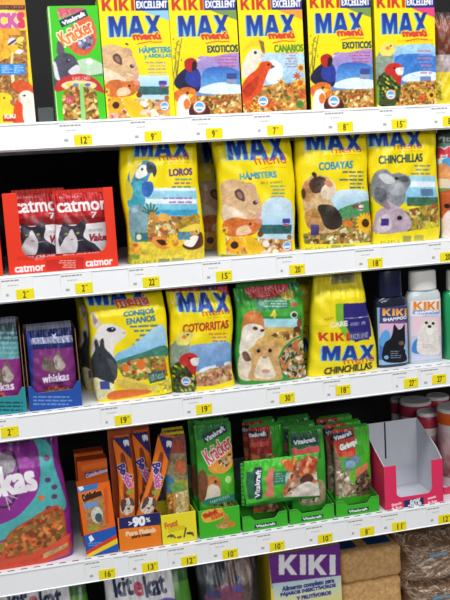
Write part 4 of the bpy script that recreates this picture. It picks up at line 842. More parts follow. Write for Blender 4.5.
def art_lying_pouch():
    # drawn as it lies: its printed top points left
    c = Art([(243, 461), (316, 456), (321, 503), (246, 501)], '#3fae2c', k=2.0, seed=34); c.z(225, 410, 4.09)
    c.poly([(72, 205), (210, 205), (215, 350), (80, 370)], '#46bf2e', tex=.08); c.poly([(86, 245), (140, 235), (145, 335), (96, 345)], '#256a44', tex=.15)
    c.poly([(112, 232), (136, 228), (142, 345), (120, 348)], '#23324c'); c.text('Vitakraft', 72, 278, 182, 300, '#eef2f4', ang=-85, bold=1.6)
    c.text('Emotion', 112, 270, 224, 308, '#e07a6a', ang=-84, bold=3.5, out=('#c8503c', 1)); c.poly([(182, 248), (252, 248), (252, 295), (186, 300)], '#2c7a58'); c.lines(190, 255, 230, 292, 4, '#9ac8b0', right=False); c.rect(232, 255, 252, 298, '#a8c4c8')
    c.seeds([(200, 210), (270, 205), (280, 250), (240, 255)], ['#e8702c', '#d8843c', '#c85a2a', '#f0a860'], 50, 16, bg='#d07a3a'); c.seeds([(250, 260), (290, 205), (365, 205), (372, 260), (385, 375), (230, 365), (215, 330)], ['#d8b89a', '#c8784a', '#e8dccc', '#8a5038', '#d86a3c', '#b89a80'], 170, 16, bg='#b88a68')
    c.ell(325, 235, 44, 36, '#b8502c', tex=.3); c.seeds([(290, 225), (325, 205), (362, 225), (355, 262), (310, 265)], ['#d8603a', '#a83a24', '#e8a878'], 30, 16); c.ell(325, 290, 32, 20, '#5a3028', tex=.3); c.blob([(260, 330), (330, 300), (382, 340), (380, 375), (270, 372)], '#e3d8cc', tex=.15)
    c.poly([(85, 360), (230, 352), (390, 372), (388, 380), (90, 378)], '#2c8a2c'); return c
def art_grains_pouch():
    c = Art([(324.5, 430), (358, 423), (375, 495), (334, 502)], '#49b02a', k=2.0, seed=35); c.z(310, 410, 5.45)
    c.poly([(80, 105), (205, 85), (215, 110), (245, 105), (250, 190), (245, 260), (140, 265), (110, 200)], '#c23a2c', tex=.12)
    vit_logo(c, 112, 132, 240, 168, ang=-12, bg='#23324c'); c.text('Grimpi', 150, 180, 262, 222, '#e8e4e0', bold=3, ang=-14, out=('#3a5a40', 3)); c.text('GRAIN', 165, 232, 235, 262, '#e8604a', bold=2)
    c.poly([(86, 150), (110, 170), (160, 300), (150, 480), (130, 480), (100, 300)], '#9a7a6a', tex=.5); c.poly([(170, 280), (262, 245), (275, 290), (190, 350)], '#6a8a9a', tex=.4); c.ell(215, 300, 30, 22, '#8ab4c8', tex=.2)
    c.seeds([(130, 345), (220, 330), (260, 470), (150, 492)], ['#d8ccb8', '#b8a488', '#e8e0d0', '#8a7460', '#c8a878'], 160, 14, bg='#a08c74')
    c.seeds([(235, 360), (300, 300), (345, 400), (360, 460), (260, 480)], ['#4a3a30', '#7a5a44', '#a8886a', '#2c2420'], 100, 13, bg='#5a4636'); c.poly([(240, 330), (318, 290), (325, 318), (250, 372)], '#e07a58', tex=.2); c.blob([(205, 350), (245, 330), (240, 400), (215, 395)], '#7ac03a', tex=.2); c.poly([(245, 190), (290, 200), (305, 240), (265, 260)], '#3f9a2c'); return c
def art_pink_front():
    c = Art([(382, 467), (441, 459), (443.5, 499), (385.5, 511.5)], '#e4315f', k=2.4, seed=36); c.z(320, 380, 3.46)
    c.poly([(290, 418), (358, 405), (360, 440), (292, 448)], '#25305e'); c.text('-80%', 304, 412, 350, 438, '#f1f1f5', bold=.8, ang=-6); c.text('Snack', 248, 424, 284, 434, '#f8d0d8', bold=.8, ang=-6); c.text('& Fun', 248, 437, 284, 447, '#f8d0d8', bold=.8, ang=-6); c.text('snack', 372, 402, 402, 411, '#f8d0d8', bold=.8, ang=-6); c.text('& fun', 372, 416, 404, 427, '#f8d0d8', bold=.8, ang=-6); return c
# ---- bottom
def art_kitekat(seed, q):
    c = Art(q, '#5a9a34', k=1.5, seed=seed); c.z(100, 565, 3)
    c.poly([(0, 20), (290, -10), (290, 60), (0, 80)], '#3f6a34', tex=.3); c.blob([(8, 118), (20, 52), (120, 26), (200, 22), (222, 50), (212, 130), (120, 140), (20, 150)], '#eeeaec', tex=.03)
    c.text('kit', 42, 52, 100, 104, '#1f2a52', bold=2.2, ang=-3); c.text('e', 103, 66, 131, 101, '#c83a5a', bold=2.2, ang=-3); c.text('kat', 134, 44, 200, 97, '#1f2a52', bold=2.2, ang=-3)
    c.blob([(150, 128), (190, 104), (225, 108), (232, 140), (180, 160)], '#7a5ab8', tex=.2); c.rect(0, 140, 290, 400, '#58a03a', tex=.2); c.ell(150, 260, 80, 60, '#a86a3a', tex=.3); return c
def art_dog_bag():
    c = Art([(194, 560), (258, 550), (262, 670), (202, 682)], '#2c2c30', k=1.5, seed=41); c.z(150, 500, 3)
    c.poly([(90, 200), (330, 160), (330, 300), (100, 310)], '#2a2a30', tex=.4); c.ell(170, 236, 50, 38, '#3c4248', tex=.2); c.ell(172, 240, 36, 24, '#50565c', tex=.2)
    c.blob([(215, 300), (225, 230), (250, 185), (290, 180), (305, 215), (300, 262), (285, 310)], '#6a564e', tex=.3); c.blob([(255, 215), (285, 195), (300, 235), (270, 262)], '#94807a', tex=.2); c.ell(258, 246, 10, 8, '#2a3a6a'); c.blob([(160, 290), (210, 262), (262, 268), (255, 310), (165, 312)], '#8a4a64', tex=.3); c.ell(255, 270, 16, 10, '#5a5aa8'); c.rect(160, 275, 200, 300, '#4a4a78', tex=.3); return c
def art_kiki_purple():
    c = Art([(268.5, 555.5), (340, 544), (352, 660), (279, 674)], '#e6cf3a', k=1.6, seed=42); c.z(170, 540, 2.5)
    c.poly([(244, 30), (430, 5), (440, 98), (255, 122)], '#6a2a8a', tex=.05); block(c, 'KIKI', 272, 38, 414, 88, '#f2eff4', gap=.14)
    c.poly([(255, 110), (440, 88), (445, 160), (262, 170)], '#bcd4e4', c2='#e6d878'); c.text('Alimento completo para', 280, 106, 412, 122, '#3a3f8a', bold=.9); c.text('PÁJAROS INSECTÍVOROS', 276, 119, 416, 133, '#3a3f8a', bold=1); c.text('Y FRUTÍVOROS', 316, 132, 404, 145, '#3a3f8a', bold=1); c.rect(255, 180, 460, 320, '#e2b83a', tex=.3); return c
def art_ticket(num, seed):
    c = Art([(0, 0), (84, 0), (84, 60), (0, 60)], '#f4f4f3', k=1.0, seed=seed); c.z(0, 0, 1)
    c.lines(3, 4, 58, 9, 1, '#8c8c90', right=False, th=.8); c.lines(18, 17, 52, 21, 1, '#bcbcc0', right=False, th=.7); c.lines(12, 40, 22, 48, 1, '#a0a0a4', right=False, th=.9); return c
def art_patch(num, seed):
    c = Art([(0, 0), (38, 0), (38, 19), (0, 19)], '#f4e21a', k=1.4, seed=seed); c.z(0, 0, 1)
    wd = 6.5*len(num); c.text(num, 14-.0*wd, 4, 14+wd, 15.5, '#55460e', bold=.45); c.lines(14+wd+1.5, 4.5, 14+wd+6.5, 8, 1, '#7a6e14', right=False); return c
# ------------------------------------------------------------------ highest shelf: upright cartons
def put_carton(art, Y, z, T, side, name, label, cat='box', group=None, gap=.0016, dx=0):
    xc, W, H = art.fit
    o = carton(name, art, W-gap, H, T, side); o.location = (xc+dx, Y, z+.0004)
    return tag(o, label, cat, group)
GA = 'yellow upright food boxes on the highest shelf'
YA = .014
at(ZA, YA)
put_carton(art_sticks_box(), YA, ZA, .05, '#e8d040', 'treat_stick_box', 'yellow treat box with canaries and a bee, cut by the left picture edge')
put_carton(art_kracker_box(), YA, ZA, .045, '#7fd060', 'rodent_stick_box', 'bright green narrow box with a dark rabbit and two seed stick windows')
put_carton(art_hamster_box(), YA, ZA, .055, '#cfc020', 'pet_food_box', 'upright yellow box with a tan hamster and corn cobs printed on it', group=GA)
EXQ = [(168.5, -4), (236.5, -4), (242.5, 115), (175.5, 118)]
ex = put_carton(art_exotic_box(EXQ), YA, ZA, .055, '#3c3620', 'pet_food_box', 'yellow box with red-headed finches, standing between the hamster box and the canary box', group=GA)
put_carton(art_canary_box(), YA, ZA, .055, '#3c3620', 'pet_food_box', 'upright yellow box with an orange canary in front of a pale one', group=GA)
x0, x1 = xat(311, YA, ZA), xat(374.5, YA, ZA)
e2 = dup(ex, ((x0+x1)/2, YA, ZA+.0004), 'yellow box with red-headed finches, standing between the canary box and the parrot box', GA)
e2.scale.x = (x1-x0-.002)/(xat(242.5, YA, ZA)-xat(175.5, YA, ZA)-.0016)
put_carton(art_parrot_box(), YA, ZA, .055, '#cfc020', 'pet_food_box', 'upright yellow box with a cockatiel and a red-faced parrot printed on it', group=GA)
at(ZA, .04)
a = art_brown_pack(); o = pouch('seed_bag', a, a.fit[1], a.fit[2], .05, '#5a3020', style='block', seed=4)
o.location = (a.fit[0], .065, ZA+.0004); tag(o, 'brown and yellow bag at the right end of the highest shelf', 'bag')
xa, xb = xat(39, .02, ZA), xat(54.5, .02, ZA)
t = empty('shelf_divider', ((xa+xb)/2, .02, ZA+.0004), 'small clear plastic divider left of the green rabbit box', 'divider')
box('upright_plate', -(xb-xa)/2, (xb-xa)/2, 0, .0015, .0, .026, M_CLEAR, t); box('foot', -(xb-xa)/2, (xb-xa)/2, .0016, .03, 0, .0015, M_CLEAR, t)

# ------------------------------------------------------------------ bags
M_SEAL_Y = mat('yellow_seal', '#d9c81c', rough=.35, var=.1); M_SEAL_G = mat('green_seal', '#2f8f26', rough=.35, var=.15); M_SEAL_D = mat('dark_seal', '#3c2a3c', rough=.35, var=.2)
def put_bag(art, Y, z, T, side, name, label, cat='bag', group=None, style='stand', sealm=None, seal_w=.9, hcut=.010, yc=None, rot=(0, 0, 0), gap=.004, **k):
    xc, W, H = art.fit; fs = (1.56+Y+T*.32)/(1.56+Y); xc *= fs; W = W*fs-gap
    t = empty(name, (xc, Y+T/2, z+.0004), label, cat, group, rot)
    g = art.grid()
    if sealm: g = g[:max(8, int(round(len(g)*(1-hcut/H))))]       # the crimped seal takes the uppermost strip
    pouch('bag_body', g, W, H-(hcut if sealm else 0), T, side, t, style, **k)
    if sealm: seal('top_seal', W*seal_w*k.get('topw', 1), hcut-.0015, H-hcut-.0005, sealm, t)
    return t
YB = .009; GB = 'yellow food bags on the second shelf'
at(ZB, YB, ZA-.0155)
put_bag(art_loros(), YB, ZB, .055, '#d8c41c', 'pet_food_bag', 'yellow bag with blue macaws and a halved coconut printed on it', group=GB, sealm=M_SEAL_Y, seed=1, amp=1.3)
hb = put_bag(art_hamster_bag(), YB, ZB, .06, '#d8c41c', 'pet_food_bag', 'yellow bag with a tan hamster, second from left in the yellow bag row', group=GB, sealm=M_SEAL_Y, seed=2, amp=1.4)
put_bag(art_cobayas(), YB, ZB, .06, '#d8c41c', 'pet_food_bag', 'yellow bag with a black and brown guinea pig and a sunflower', group=GB, sealm=M_SEAL_Y, seed=3, amp=1.0)
put_bag(art_chinchilla_bag(), YB, ZB, .05, '#d8c41c', 'pet_food_bag', 'yellow bag with two grey chinchillas printed on the front', group=GB, sealm=M_SEAL_Y, seed=5, amp=1.2, p=3.6)
put_bag(art_menu_far(), YB, ZB, .05, '#5a7a6a', 'pet_food_bag', 'pale blue bag with ginger guinea pigs, cut by the right picture edge', sealm=M_SEAL_D, seed=6)
# a second hamster bag stands further back in the gap
bx = xat(196, .19, ZB)+hb.children[0].dimensions[0]/2
dup(hb, (bx, .20, ZB+.0004), 'shaded yellow hamster bag standing behind the gap right of the macaw bag', GB)

# ------------------------------------------------------------------ red cat food tray
at(ZB, .006)
ca = art_cat_tray([(2, 194), (114.6, 187), (118.5, 269), (9.5, 277.5)]); xc, W, H = ca.fit
def u_open(u0, u1, v0, r):
    def f(u, v):
        du = np.minimum(u-u0, u1-u); cu = np.clip(r-du, 0, None); cv = np.clip(r*1.3-(v-v0), 0, None)/1.3
        return ~((du > 0) & (v > v0) & (cu**2+cv**2 < r*r))
    return f
M_RED = mat('red_card', '#d8301c', rough=.45, var=.05)
DT = .15
def cat_tray(label):
    t = empty('display_tray', (xc, .006, ZB+.0004), label, 'tray', 'red cat food trays')
    f = panel('front_panel', ca, W, H, t, keep=u_open(.135, .905, .19, .11))
    for s in (-1, 1):
        x = s*(W/2-.0008); prism('side_panel', [(.0016, .0), (DT, .0), (DT, H*.97), (.0016, H*.97)], 'x', x-.0006, x+.0006, M_RED, t)
    box('back_panel', -W/2+.0016, W/2-.0016, DT-.0012, DT, .002, H*.97, M_RED, t); box('base', -W/2+.0016, W/2-.0016, .002, DT-.0014, 0, .0014, M_KRAFT, t)
    return t
ct = cat_tray('red cardboard tray holding two cat food pouches')
dup(ct, (xat(4, .006, ZB)-W/2-.001, .006, ZB+.0004), 'red cardboard tray edge at the left picture edge', 'red cat food trays')
off()
pa = [cat_pouch_art(50), cat_pouch_art(51)]
for i, (xl, Yp, lab) in enumerate(((54, .032, 'red and white cat pouch in the red tray, overlapping its neighbour on the right'), (13, .046, 'red and white cat pouch in the red tray, partly hidden on the left'))):
    wv = xat(xl+54, Yp, ZB+.1)-xat(xl, Yp, ZB+.1); X = xat(xl+27, Yp, ZB+.1)
    Hp = min(zat(188.5, X, Yp)-ZB-.0025, .4)
    if i: wv = min(wv, 2*(X-(xc-W/2)-.006))
    t = empty('cat_food_pouch', (X, Yp+.006, ZB+.0025), lab, 'pouch', 'cat food pouches in the red tray')
    pouch('pouch_body', pa[i], wv, Hp-.008, .016, '#b02024', t, 'pillow', seed=20+i); seal('top_seal', wv*.97, .007, Hp-.0085, M_RED, t)

# ------------------------------------------------------------------ third shelf
YC = .006
M_SILVER = mat('silver_seal', '#8f93a8', rough=.35, metal=.3, var=.4, vscale=60)
def food_tray(kind, lowm, name, label, plabel):
    at(ZC, .004); low = art_tray_low(kind); xc, W, Hf = low.fit; W -= .002
    at(ZC+.002, .012); pa_ = art_tray_pouch(kind); off()
    Hs = pa_.fit[2]*.93; D = .13
    t = empty('food_tray', (xc, .004, ZC+.0004), label, 'tray', 'low cat food trays')
    panel('front_panel', low, W, Hf, t, top=lambda u: 1-.30*np.clip((np.minimum(u, 1-u)-.06)/.10, 0, 1))
    for s in (-1, 1):
        x = s*(W/2-.0007); prism('side_panel', [(.0016, 0), (D, 0), (D, Hs), (.02, Hs), (.0016, Hf)], 'x', x-.0006, x+.0006, M_KRAFT, t)
    box('back_panel', -W/2+.0016, W/2-.0016, D-.0012, D, .0016, Hs, M_KRAFT, t); box('base', -W/2+.0016, W/2-.0016, .0016, D-.0014, 0, .0014, lowm, t)
    wp = min(pa_.fit[1], W)-.008
    p = empty('cat_food_pouch', (xc, .030, ZC+.002), plabel, 'pouch', 'cat pouches in the low trays')
    pouch('pouch_body', pa_, wp, pa_.fit[2]-.008, .018, '#2a2458', p, 'pillow', seed=45, p=4, sway=.1); seal('top_seal', wp*.95, .007, pa_.fit[2]-.0085, M_SILVER, p)
    dup(p, (xc, .060, ZC+.002), plabel.replace('front', 'second'), 'cat pouches in the low trays')
M_TEAL = mat('teal_card', '#2c8f96', rough=.5, var=.05); M_BLUEC = mat('blue_card', '#2450a4', rough=.5, var=.05)
food_tray('teal', M_TEAL, 'food_tray', 'teal low fronted tray of cat pouches cut by the left picture edge', 'front teal and purple cat pouch in the teal tray')
food_tray('blue', M_BLUEC, 'food_tray', 'blue low fronted tray with tabby cat pouches', 'front navy and purple cat pouch in the blue tray')
at(ZC, YC, ZB-.0155); GC = 'bags on the third shelf'
cj = put_bag(art_conejos(), YC, ZC, .095, '#dcc61a', 'pet_food_bag', 'yellow bag with a white rabbit and a black rabbit, leaning left', group=GC, sealm=M_SEAL_Y, seed=7, amp=1.1, p=8, rot=(0, -.035, 0), gap=.001)
dup(cj, (cj.location.x-.013, .155, ZC+.0004), 'shaded yellow bag standing behind the two-rabbit bag on its left', GC, (0, -.03, 0))
put_bag(art_cotorritas(), YC, ZC, .05, '#d8c41c', 'pet_food_bag', 'yellow parrot bag with a crumpled reddish top, left of the green hamster bag', group=GC, sealm=M_SEAL_D, seed=8, amp=1.6, p=3)
put_bag(art_green_menu(), YC, ZC, .05, '#1f6a34', 'pet_food_bag', 'green bag with three hamsters and a dish of seeds', group=GC, sealm=M_SEAL_G, seed=9, amp=1.3, topw=.97)
at(ZC, YC, ZB-.0155, tw=.66)
kc = put_bag(art_kiki_chin(), YC, ZC, .06, '#d8c41a', 'pet_food_bag', 'plain yellow bag with purple swoosh and bold lettering, narrowed at its top', group=GC, sealm=M_SEAL_Y, seed=10, amp=1.2, lin=.66, p=3.4, seal_w=.6)
dup(kc, (kc.location.x-.012, .135, ZC+.0004), 'shaded yellow bag standing behind the plain yellow bag with the purple swoosh', GC)
# shampoo bottles
M_NAVY = mat('navy_plastic', '#14193c', rough=.25, var=.1); M_SMOKE = mat('dark_bottle_plastic', '#1c2134', rough=.12, coat=.4, var=.1); M_WCAP = mat('white_cap_plastic', '#e9e6e2', rough=.35, var=.04)
M_FROST = mat('frosted_bottle_plastic', '#ccd2d4', rough=.2, coat=.3, var=.05); M_GREENB = mat('green_bottle_plastic', '#1fa060', rough=.25, coat=.3, var=.08)
def sup_loft(name, prof, m, parent, p=3.0, n=56):
    V = []; F = []
    for rx, ry, z in prof:
        for i in range(n):
            a = 2*math.pi*i/n; ca_, sa = math.cos(a), math.sin(a)
            V.append((math.copysign(abs(ca_)**(2/p), ca_)*rx, math.copysign(abs(sa)**(2/p), sa)*ry, z))
    k = len(prof)
    for j in range(k-1):
        for i in range(n): F.append((j*n+i, j*n+(i+1) % n, (j+1)*n+(i+1) % n, (j+1)*n+i))
    F += [tuple(range(n-1, -1, -1)), tuple(range((k-1)*n, k*n))]
    o = mk(name, V, F, m, parent, sm=True); o.data.set_sharp_from_angle(angle=math.radians(50)); return o
def bottle(xl, xr, ysh, ytop, capl, capr, body, capm, art, label, Y=.014, depth=.036):
    X0, X1 = xat(xl, Y+depth/2, ZC), xat(xr, Y+depth/2, ZC); xc = (X0+X1)/2; W = X1-X0; r = W/2
    hs = zat(ysh, xc, Y)-ZC; ht = zat(ytop, xc, Y+.005)-ZC
    cw = (xat(capr, Y, ZC+hs)-xat(capl, Y, ZC+hs))/2; ry = depth/2
    t = empty('shampoo_bottle', (xc, Y+ry, ZC+.0004), label, 'bottle', 'shampoo bottles')
    bd = sup_loft('body', [(r*.93, ry*.9, 0), (r, ry, .004), (r, ry, hs*.88), (r*.97, ry*.96, hs*.94), (r*.86, ry*.86, hs*.985), (cw*.8, min(ry*.8, cw*.8), hs)], body, t)
    rc = min(cw, ry*1.02)
    sup_loft('cap', [(cw*.99, rc, hs+.0006), (cw, rc, hs+.004), (cw*.97, rc*.97, ht-.004), (cw*.93, rc*.93, ht-.0006), (cw*.88, rc*.88, ht)], capm, t, p=2.4)
    if art is not None:
        lw = min(art.fit[1], W*.94); q = art.quad
        zl = zat((q[2][1]+q[3][1])/2, xc, Y)-ZC if False else .006
        lh = min(art.fit[2], hs*.86-zl)
        o = panel('label', art, lw, lh, bd, thick=.0003, curve=lambda u: -ry*np.clip(1-np.abs((u-.5)*lw/r)**3, 0, 1)**(1/3)-.0006, m=M_PAPER)
        o.location = (0, 0, zl)
    return t
at(ZC, .014)
bottle(376, 407, 297, 270, 378.5, 402.5, M_SMOKE, M_NAVY, art_dark_shampoo(), 'dark bottle with navy cap and a black dog on its label')
bottle(407.8, 440.5, 290.5, 271, 409.5, 436, M_FROST, M_WCAP, art_white_shampoo(), 'pale bottle with white cap and a fluffy white dog on its label')
bottle(444.5, 478, 290, 270, 448, 474, M_GREENB, M_WCAP, None, 'green bottle with white cap at the right picture edge')

# ------------------------------------------------------------------ fourth shelf, left half
YD = .001
at(ZD, YD, tw=.9)
put_bag(art_whiskas_bag(), YD, ZD, .09, '#7a2a40', 'cat_food_bag', 'big purple and teal cat food bag with a red bowl of kibble', sealm=M_SEAL_D, seed=12, amp=1.6, p=3.6, lin=.9, rot=(0, 0, 0), hcut=.014)
M_ORSIDE = '#a84812'
at(ZD, YD)
os_ = put_carton(art_orange_stick_box(), YD, ZD, .03, M_ORSIDE, 'cat_treat_box', 'small orange box with blue base, in front of the two plain orange boxes', group='orange cat treat boxes', gap=.0)
os_.rotation_euler = (0, -.05, 0); os_.location.z += .0016; os_.location.x -= .001
at(ZD, .05)
ob = art_orange_back_box()
b1 = put_carton(ob, .05, ZD, .03, M_ORSIDE, 'cat_treat_box', 'orange box just behind the small orange box with blue base', group='orange cat treat boxes')
dup(b1, (b1.location.x-.002, .10, ZD+.0004), 'shaded orange box, rearmost of the three orange cat treat boxes', 'orange cat treat boxes')
def display(name, art, Y, side, D, Hb, label, cat='tray', group=None, sidem=None, backm=None, top=None, frontH=None, W=None, X=None, sideH=None):
    if X is None: xc, W, Hf = art.fit
    else: xc, Hf = X, frontH
    W -= .0025; sideH = sideH or Hb
    t = empty(name, (xc, Y, ZD+.0004), label, cat, group)
    panel('front_panel', art, W, Hf, t, top=top)
    for s in (-1, 1):
        x = s*(W/2-.0007); prism('side_panel', [(.0016, 0), (D, 0), (D, Hb), (D*.8, sideH), (.0016, Hf*.98)], 'x', x-.0006, x+.0006, sidem, t)
    box('back_panel', -W/2+.0016, W/2-.0016, D-.0012, D, .0016, Hb, backm or sidem, t); box('base', -W/2+.0016, W/2-.0016, .0016, D-.0014, 0, .0014, sidem, t)
    return t, xc, W, Hf
M_ORANGE = mat('orange_card', '#b8501a', rough=.5, var=.08); M_YELC = mat('yellow_card', '#e2d030', rough=.5, var=.05); M_GRNC = mat('green_card', '#318f24', rough=.45, var=.06); M_PINK = mat('pink_card', '#dc2c58', rough=.45, var=.05)
at(ZD, .001)
na = art_ninety(); hb_ = zat(424, na.fit[0], .10)-ZD
display('display_tray', na, .001, None, .075, hb_, 'orange and navy counter tray holding three slim meat sticks', group='treat trays on the lowest shelf in view', sidem=M_ORANGE, sideH=.05)
off()
bs = art_beef_stick()
Ls = zat(435, xat(127, .045, ZD), .045)-ZD-.003
M_SEAL_O = mat('orange_seal', '#d8661a', rough=.35, var=.1)
def stick(px, Y, ang, label, L=Ls, proto=None):
    X = xat(px, Y, ZD)
    if proto: return dup(proto, (X, Y, ZD+.0025+.016*abs(math.sin(ang))), label, 'slim orange meat sticks', (0, ang, 0))
    t = empty('meat_stick_pack', (X, Y, ZD+.0025), label, 'pouch', 'slim orange meat sticks', (0, ang, 0))
    pouch('wrapper', bs, .031, L-.004, .007, '#b85a1c', t, 'pillow', seed=30); seal('top_seal', .029, .004, L-.0045, M_SEAL_O, t, n=14)
    return t
s1 = stick(130, .045, 0, 'slim orange stick pack standing at the left of the orange tray')
stick(148.5, .062, 0, 'slim orange stick pack standing at the back middle of the orange tray', proto=s1)
stick(139, .030, .34, 'slim orange stick pack leaning to the right across the orange tray', proto=s1)
at(ZD, .001)
yt = art_yellow_tray()
display('display_tray', yt, .001, None, .10, .05, 'small yellow tray with drawn fruit sticks on its front', group='treat trays on the lowest shelf in view', sidem=M_YELC)
at(ZD+.002, .036)
sp = art_seed_pack(); xs = sp.fit
sk = put_bag(sp, .036, ZD+.002, .02, '#b8b02c', 'seed_stick_pack', 'brown and yellow pack standing in the small yellow tray', cat='pouch', group='packs in the small yellow tray', style='pillow', sway=.08, seed=31, sealm=M_SEAL_Y, hcut=.006)
dup(sk, (sk.location.x+.004, .078, ZD+.0024), 'yellow-edged pack behind the front pack in the small yellow tray', 'packs in the small yellow tray')
at(ZD, .001)
kt = art_green_tray_front('kracker', 36)
display('display_tray', kt, .001, None, .12, .06, 'green tray whose tall front panel shows brown seed sticks', group='treat trays on the lowest shelf in view', sidem=M_GRNC)
at(ZD+.002, .034)
kp = art_kracker_pouch()
k1 = put_bag(kp, .034, ZD+.002, .022, '#2c8a24', 'rodent_stick_pouch', 'front green pouch with a guinea pig and slanted colourful lettering', cat='pouch', gap=.012, group='green stick pouches in the tall tray', style='pillow', sway=.08, seed=32, sealm=M_SEAL_G, hcut=.008)
dup(k1, (k1.location.x-.004, .085, ZD+.0024), 'shaded green stick pouch behind the front one with a guinea pig', 'green stick pouches in the tall tray', (0, 0, 0))

# ------------------------------------------------------------------ fourth shelf, green trays and empty pink box
def dip(u):
    t = np.clip((np.minimum(u, 1-u)-.16)/.14, 0, 1); return 1-.36*(t*t*(3-2*t))
off()
ga = art_green_tray_front('plain', 37)
for xl, xr, yt_, lab in ((242.5, 288.5, 513, 'left of the three low green trays, below the pouch lying on its side'), (289.5, 335, 506, 'middle of the three low green trays, holding an upright treat pouch'), (336, 380, 498, 'right of the three low green trays, next to the empty pink box')):
    X0, X1 = xat(xl, .001, ZD), xat(xr, .001, ZD)
    display('display_tray', ga, .001, None, .15, .05, lab, group='low green trays with a dipped front', sidem=M_GRNC, top=dip, X=(X0+X1)/2, W=X1-X0, frontH=zat(yt_+1, (X0+X1)/2, .001)-ZD)
at(ZD+.002, .034)
GV = 'treat pouches in the low green trays'
vp = put_bag(art_vita_pouch(33), .034, ZD+.002, .026, '#2c7a26', 'treat_pouch', 'upright green treat pouch in the middle low green tray', cat='pouch', gap=.011, group=GV, style='pillow', sway=.08, seed=33, sealm=M_SEAL_G, hcut=.007)
dup(vp, (vp.location.x-.003, .085, ZD+.0024), 'shaded green treat pouch behind the upright one in the middle low tray', GV)
dup(vp, (vp.location.x+.002, .135, ZD+.0024), 'rearmost green treat pouch in the middle low tray', GV)
at(ZD+.002, .060)
CTXq = [(240, 428), (278, 421), (289, 510), (251, 517)]
def art_red_pouch():
    c = Art(CTXq, '#36a22c', k=1.7, seed=38); c.z(225, 410, 4.09)
    c.poly([(50, 60), (185, 55), (200, 250), (60, 260)], '#a8302c', tex=.2); vit_logo(c, 62, 95, 178, 122, bg='#3a2030'); c.text('Emotion', 64, 130, 178, 160, '#d8584c', bold=3.5, out=('#7a1c1c', 2))
    c.seeds([(60, 190), (200, 180), (260, 420), (90, 430)], ['#d8b89a', '#c8784a', '#8a5038', '#d86a3c'], 120, 15, bg='#8a5a40'); return c
rp = put_bag(art_red_pouch(), .060, ZD+.002, .026, '#2c7a26', 'treat_pouch', 'red topped treat pouch standing behind the pouch that lies on its side', cat='pouch', gap=.011, group=GV, style='pillow', sway=.08, seed=34, sealm=M_SEAL_G, hcut=.007)
dup(rp, (rp.location.x-.002, .115, ZD+.0024), 'shaded red topped pouch at the back of the left low green tray', GV)
at(ZD+.002, .034)
gp = put_bag(art_grains_pouch(), .036, ZD+.002, .024, '#2c8a22', 'treat_pouch', 'green and red treat pouch with grains, beside the empty pink box', cat='pouch', gap=.011, group=GV, style='pillow', sway=.08, seed=35, sealm=M_SEAL_G, hcut=.006)
dup(gp, (gp.location.x-.003, .085, ZD+.0024), 'shaded grain pouch behind the one beside the empty pink box', GV)
dup(gp, (gp.location.x-.004, .130, ZD+.0024), 'rearmost grain pouch in the right low green tray', GV)
off()
# pouch lying on its side across two trays, propped against the upright pouches
la = art_lying_pouch(); Yl = .012
Xl0, Xl1 = xat(243, Yl, ZD+.07), xat(321, Yl, ZD+.07); xc = (Xl0+Xl1)/2
zb, zt = zat(503, xc, Yl), zat(458, xc, Yl)
t = empty('treat_pouch', (xc, Yl+.006, zb), 'green treat pouch lying on its side across the left and middle low trays', 'pouch', GV)
Wl = Xl1-Xl0
pouch('pouch_body', la, Wl-.006, zt-zb, .022, '#2c8a24', t, 'pillow', seed=36, p=2.2)
o = seal('top_seal', (zt-zb)*.94, .005, 0, M_SEAL_G, t); o.rotation_euler = (0, -math.pi/2, 0); o.location = (-(Wl-.006)/2+.0006, 0, (zt-zb)/2)
t.rotation_euler = (0, .02, 0)

# empty pink box, cut open at the front
Yp = -.002
at(ZD, Yp); pk = art_pink_front(); off()
xc, Wp, Hp = pk.fit
lo, hi = .02, .5
Xl = xc-Wp/2
Zb = None
for _ in range(40):
    D = (lo+hi)/2; px = project((Xl, D, ZD+Hp*1.35))[0]
    if px > 361.5: lo = D
    else: hi = D
Dp = min(D-Yp, .27); Hbk = zat(425, Xl, Yp+Dp)-ZD
t = empty('display_box', (xc, Yp, ZD+.0004), 'empty pink display box with a cut-out front and grey inside', 'box')
panel('front_panel', pk, Wp, Hp, t, keep=u_open(.20, .80, .25, .10))
for s in (-1, 1):
    x = s*(Wp/2-.0009)
    pr = [(.0016, 0), (Dp, 0), (Dp, Hbk), (.0016, Hp)] if s < 0 else [(.0016, 0), (Dp, 0), (Dp, Hbk), (Dp*.25, Hp*1.22), (.0016, Hp)]
    o = prism('side_panel', pr, 'x', x-.0007*1.0, x+.0007, M_GREY, t)
    o.data.materials.append(M_PINK)
    for f in o.data.polygons:
        if f.normal.x*s > .9: f.material_index = 1
o = box('back_panel', -Wp/2+.0018, Wp/2-.0018, Dp-.0014, Dp, .0018, Hbk, M_GREY, t)
box('base', -Wp/2+.0018, Wp/2-.0018, .0018, Dp-.0016, 0, .0016, M_GREY, t)
o = box('tear_slit', -Wp/2+Wp*.40, -Wp/2+Wp*.425, Dp-.0022, Dp-.0015, Hbk*.45, Hbk-.001, M_DARK, t)
# second pink tray at the edge, holding the orange tub
X0 = xat(443.2, .03, ZD)+.002
pt = empty('display_box', (X0+.06, .03, ZD+.0004), 'low pink tray under the orange-lidded tub at the right picture edge', 'tray')
h2 = zat(488, X0, .03)-ZD
box('front_panel', -.06, .06, 0, .0014, 0, h2, M_PINK, pt); box('base', -.06, .06, .0016, .11, 0, .0014, M_GREY, pt)
for s in (-1, 1): box('side_panel', s*.06-(.0014 if s > 0 else 0), s*.06+(.0014 if s < 0 else 0), .0016, .11, .0016, h2, M_PINK, pt)
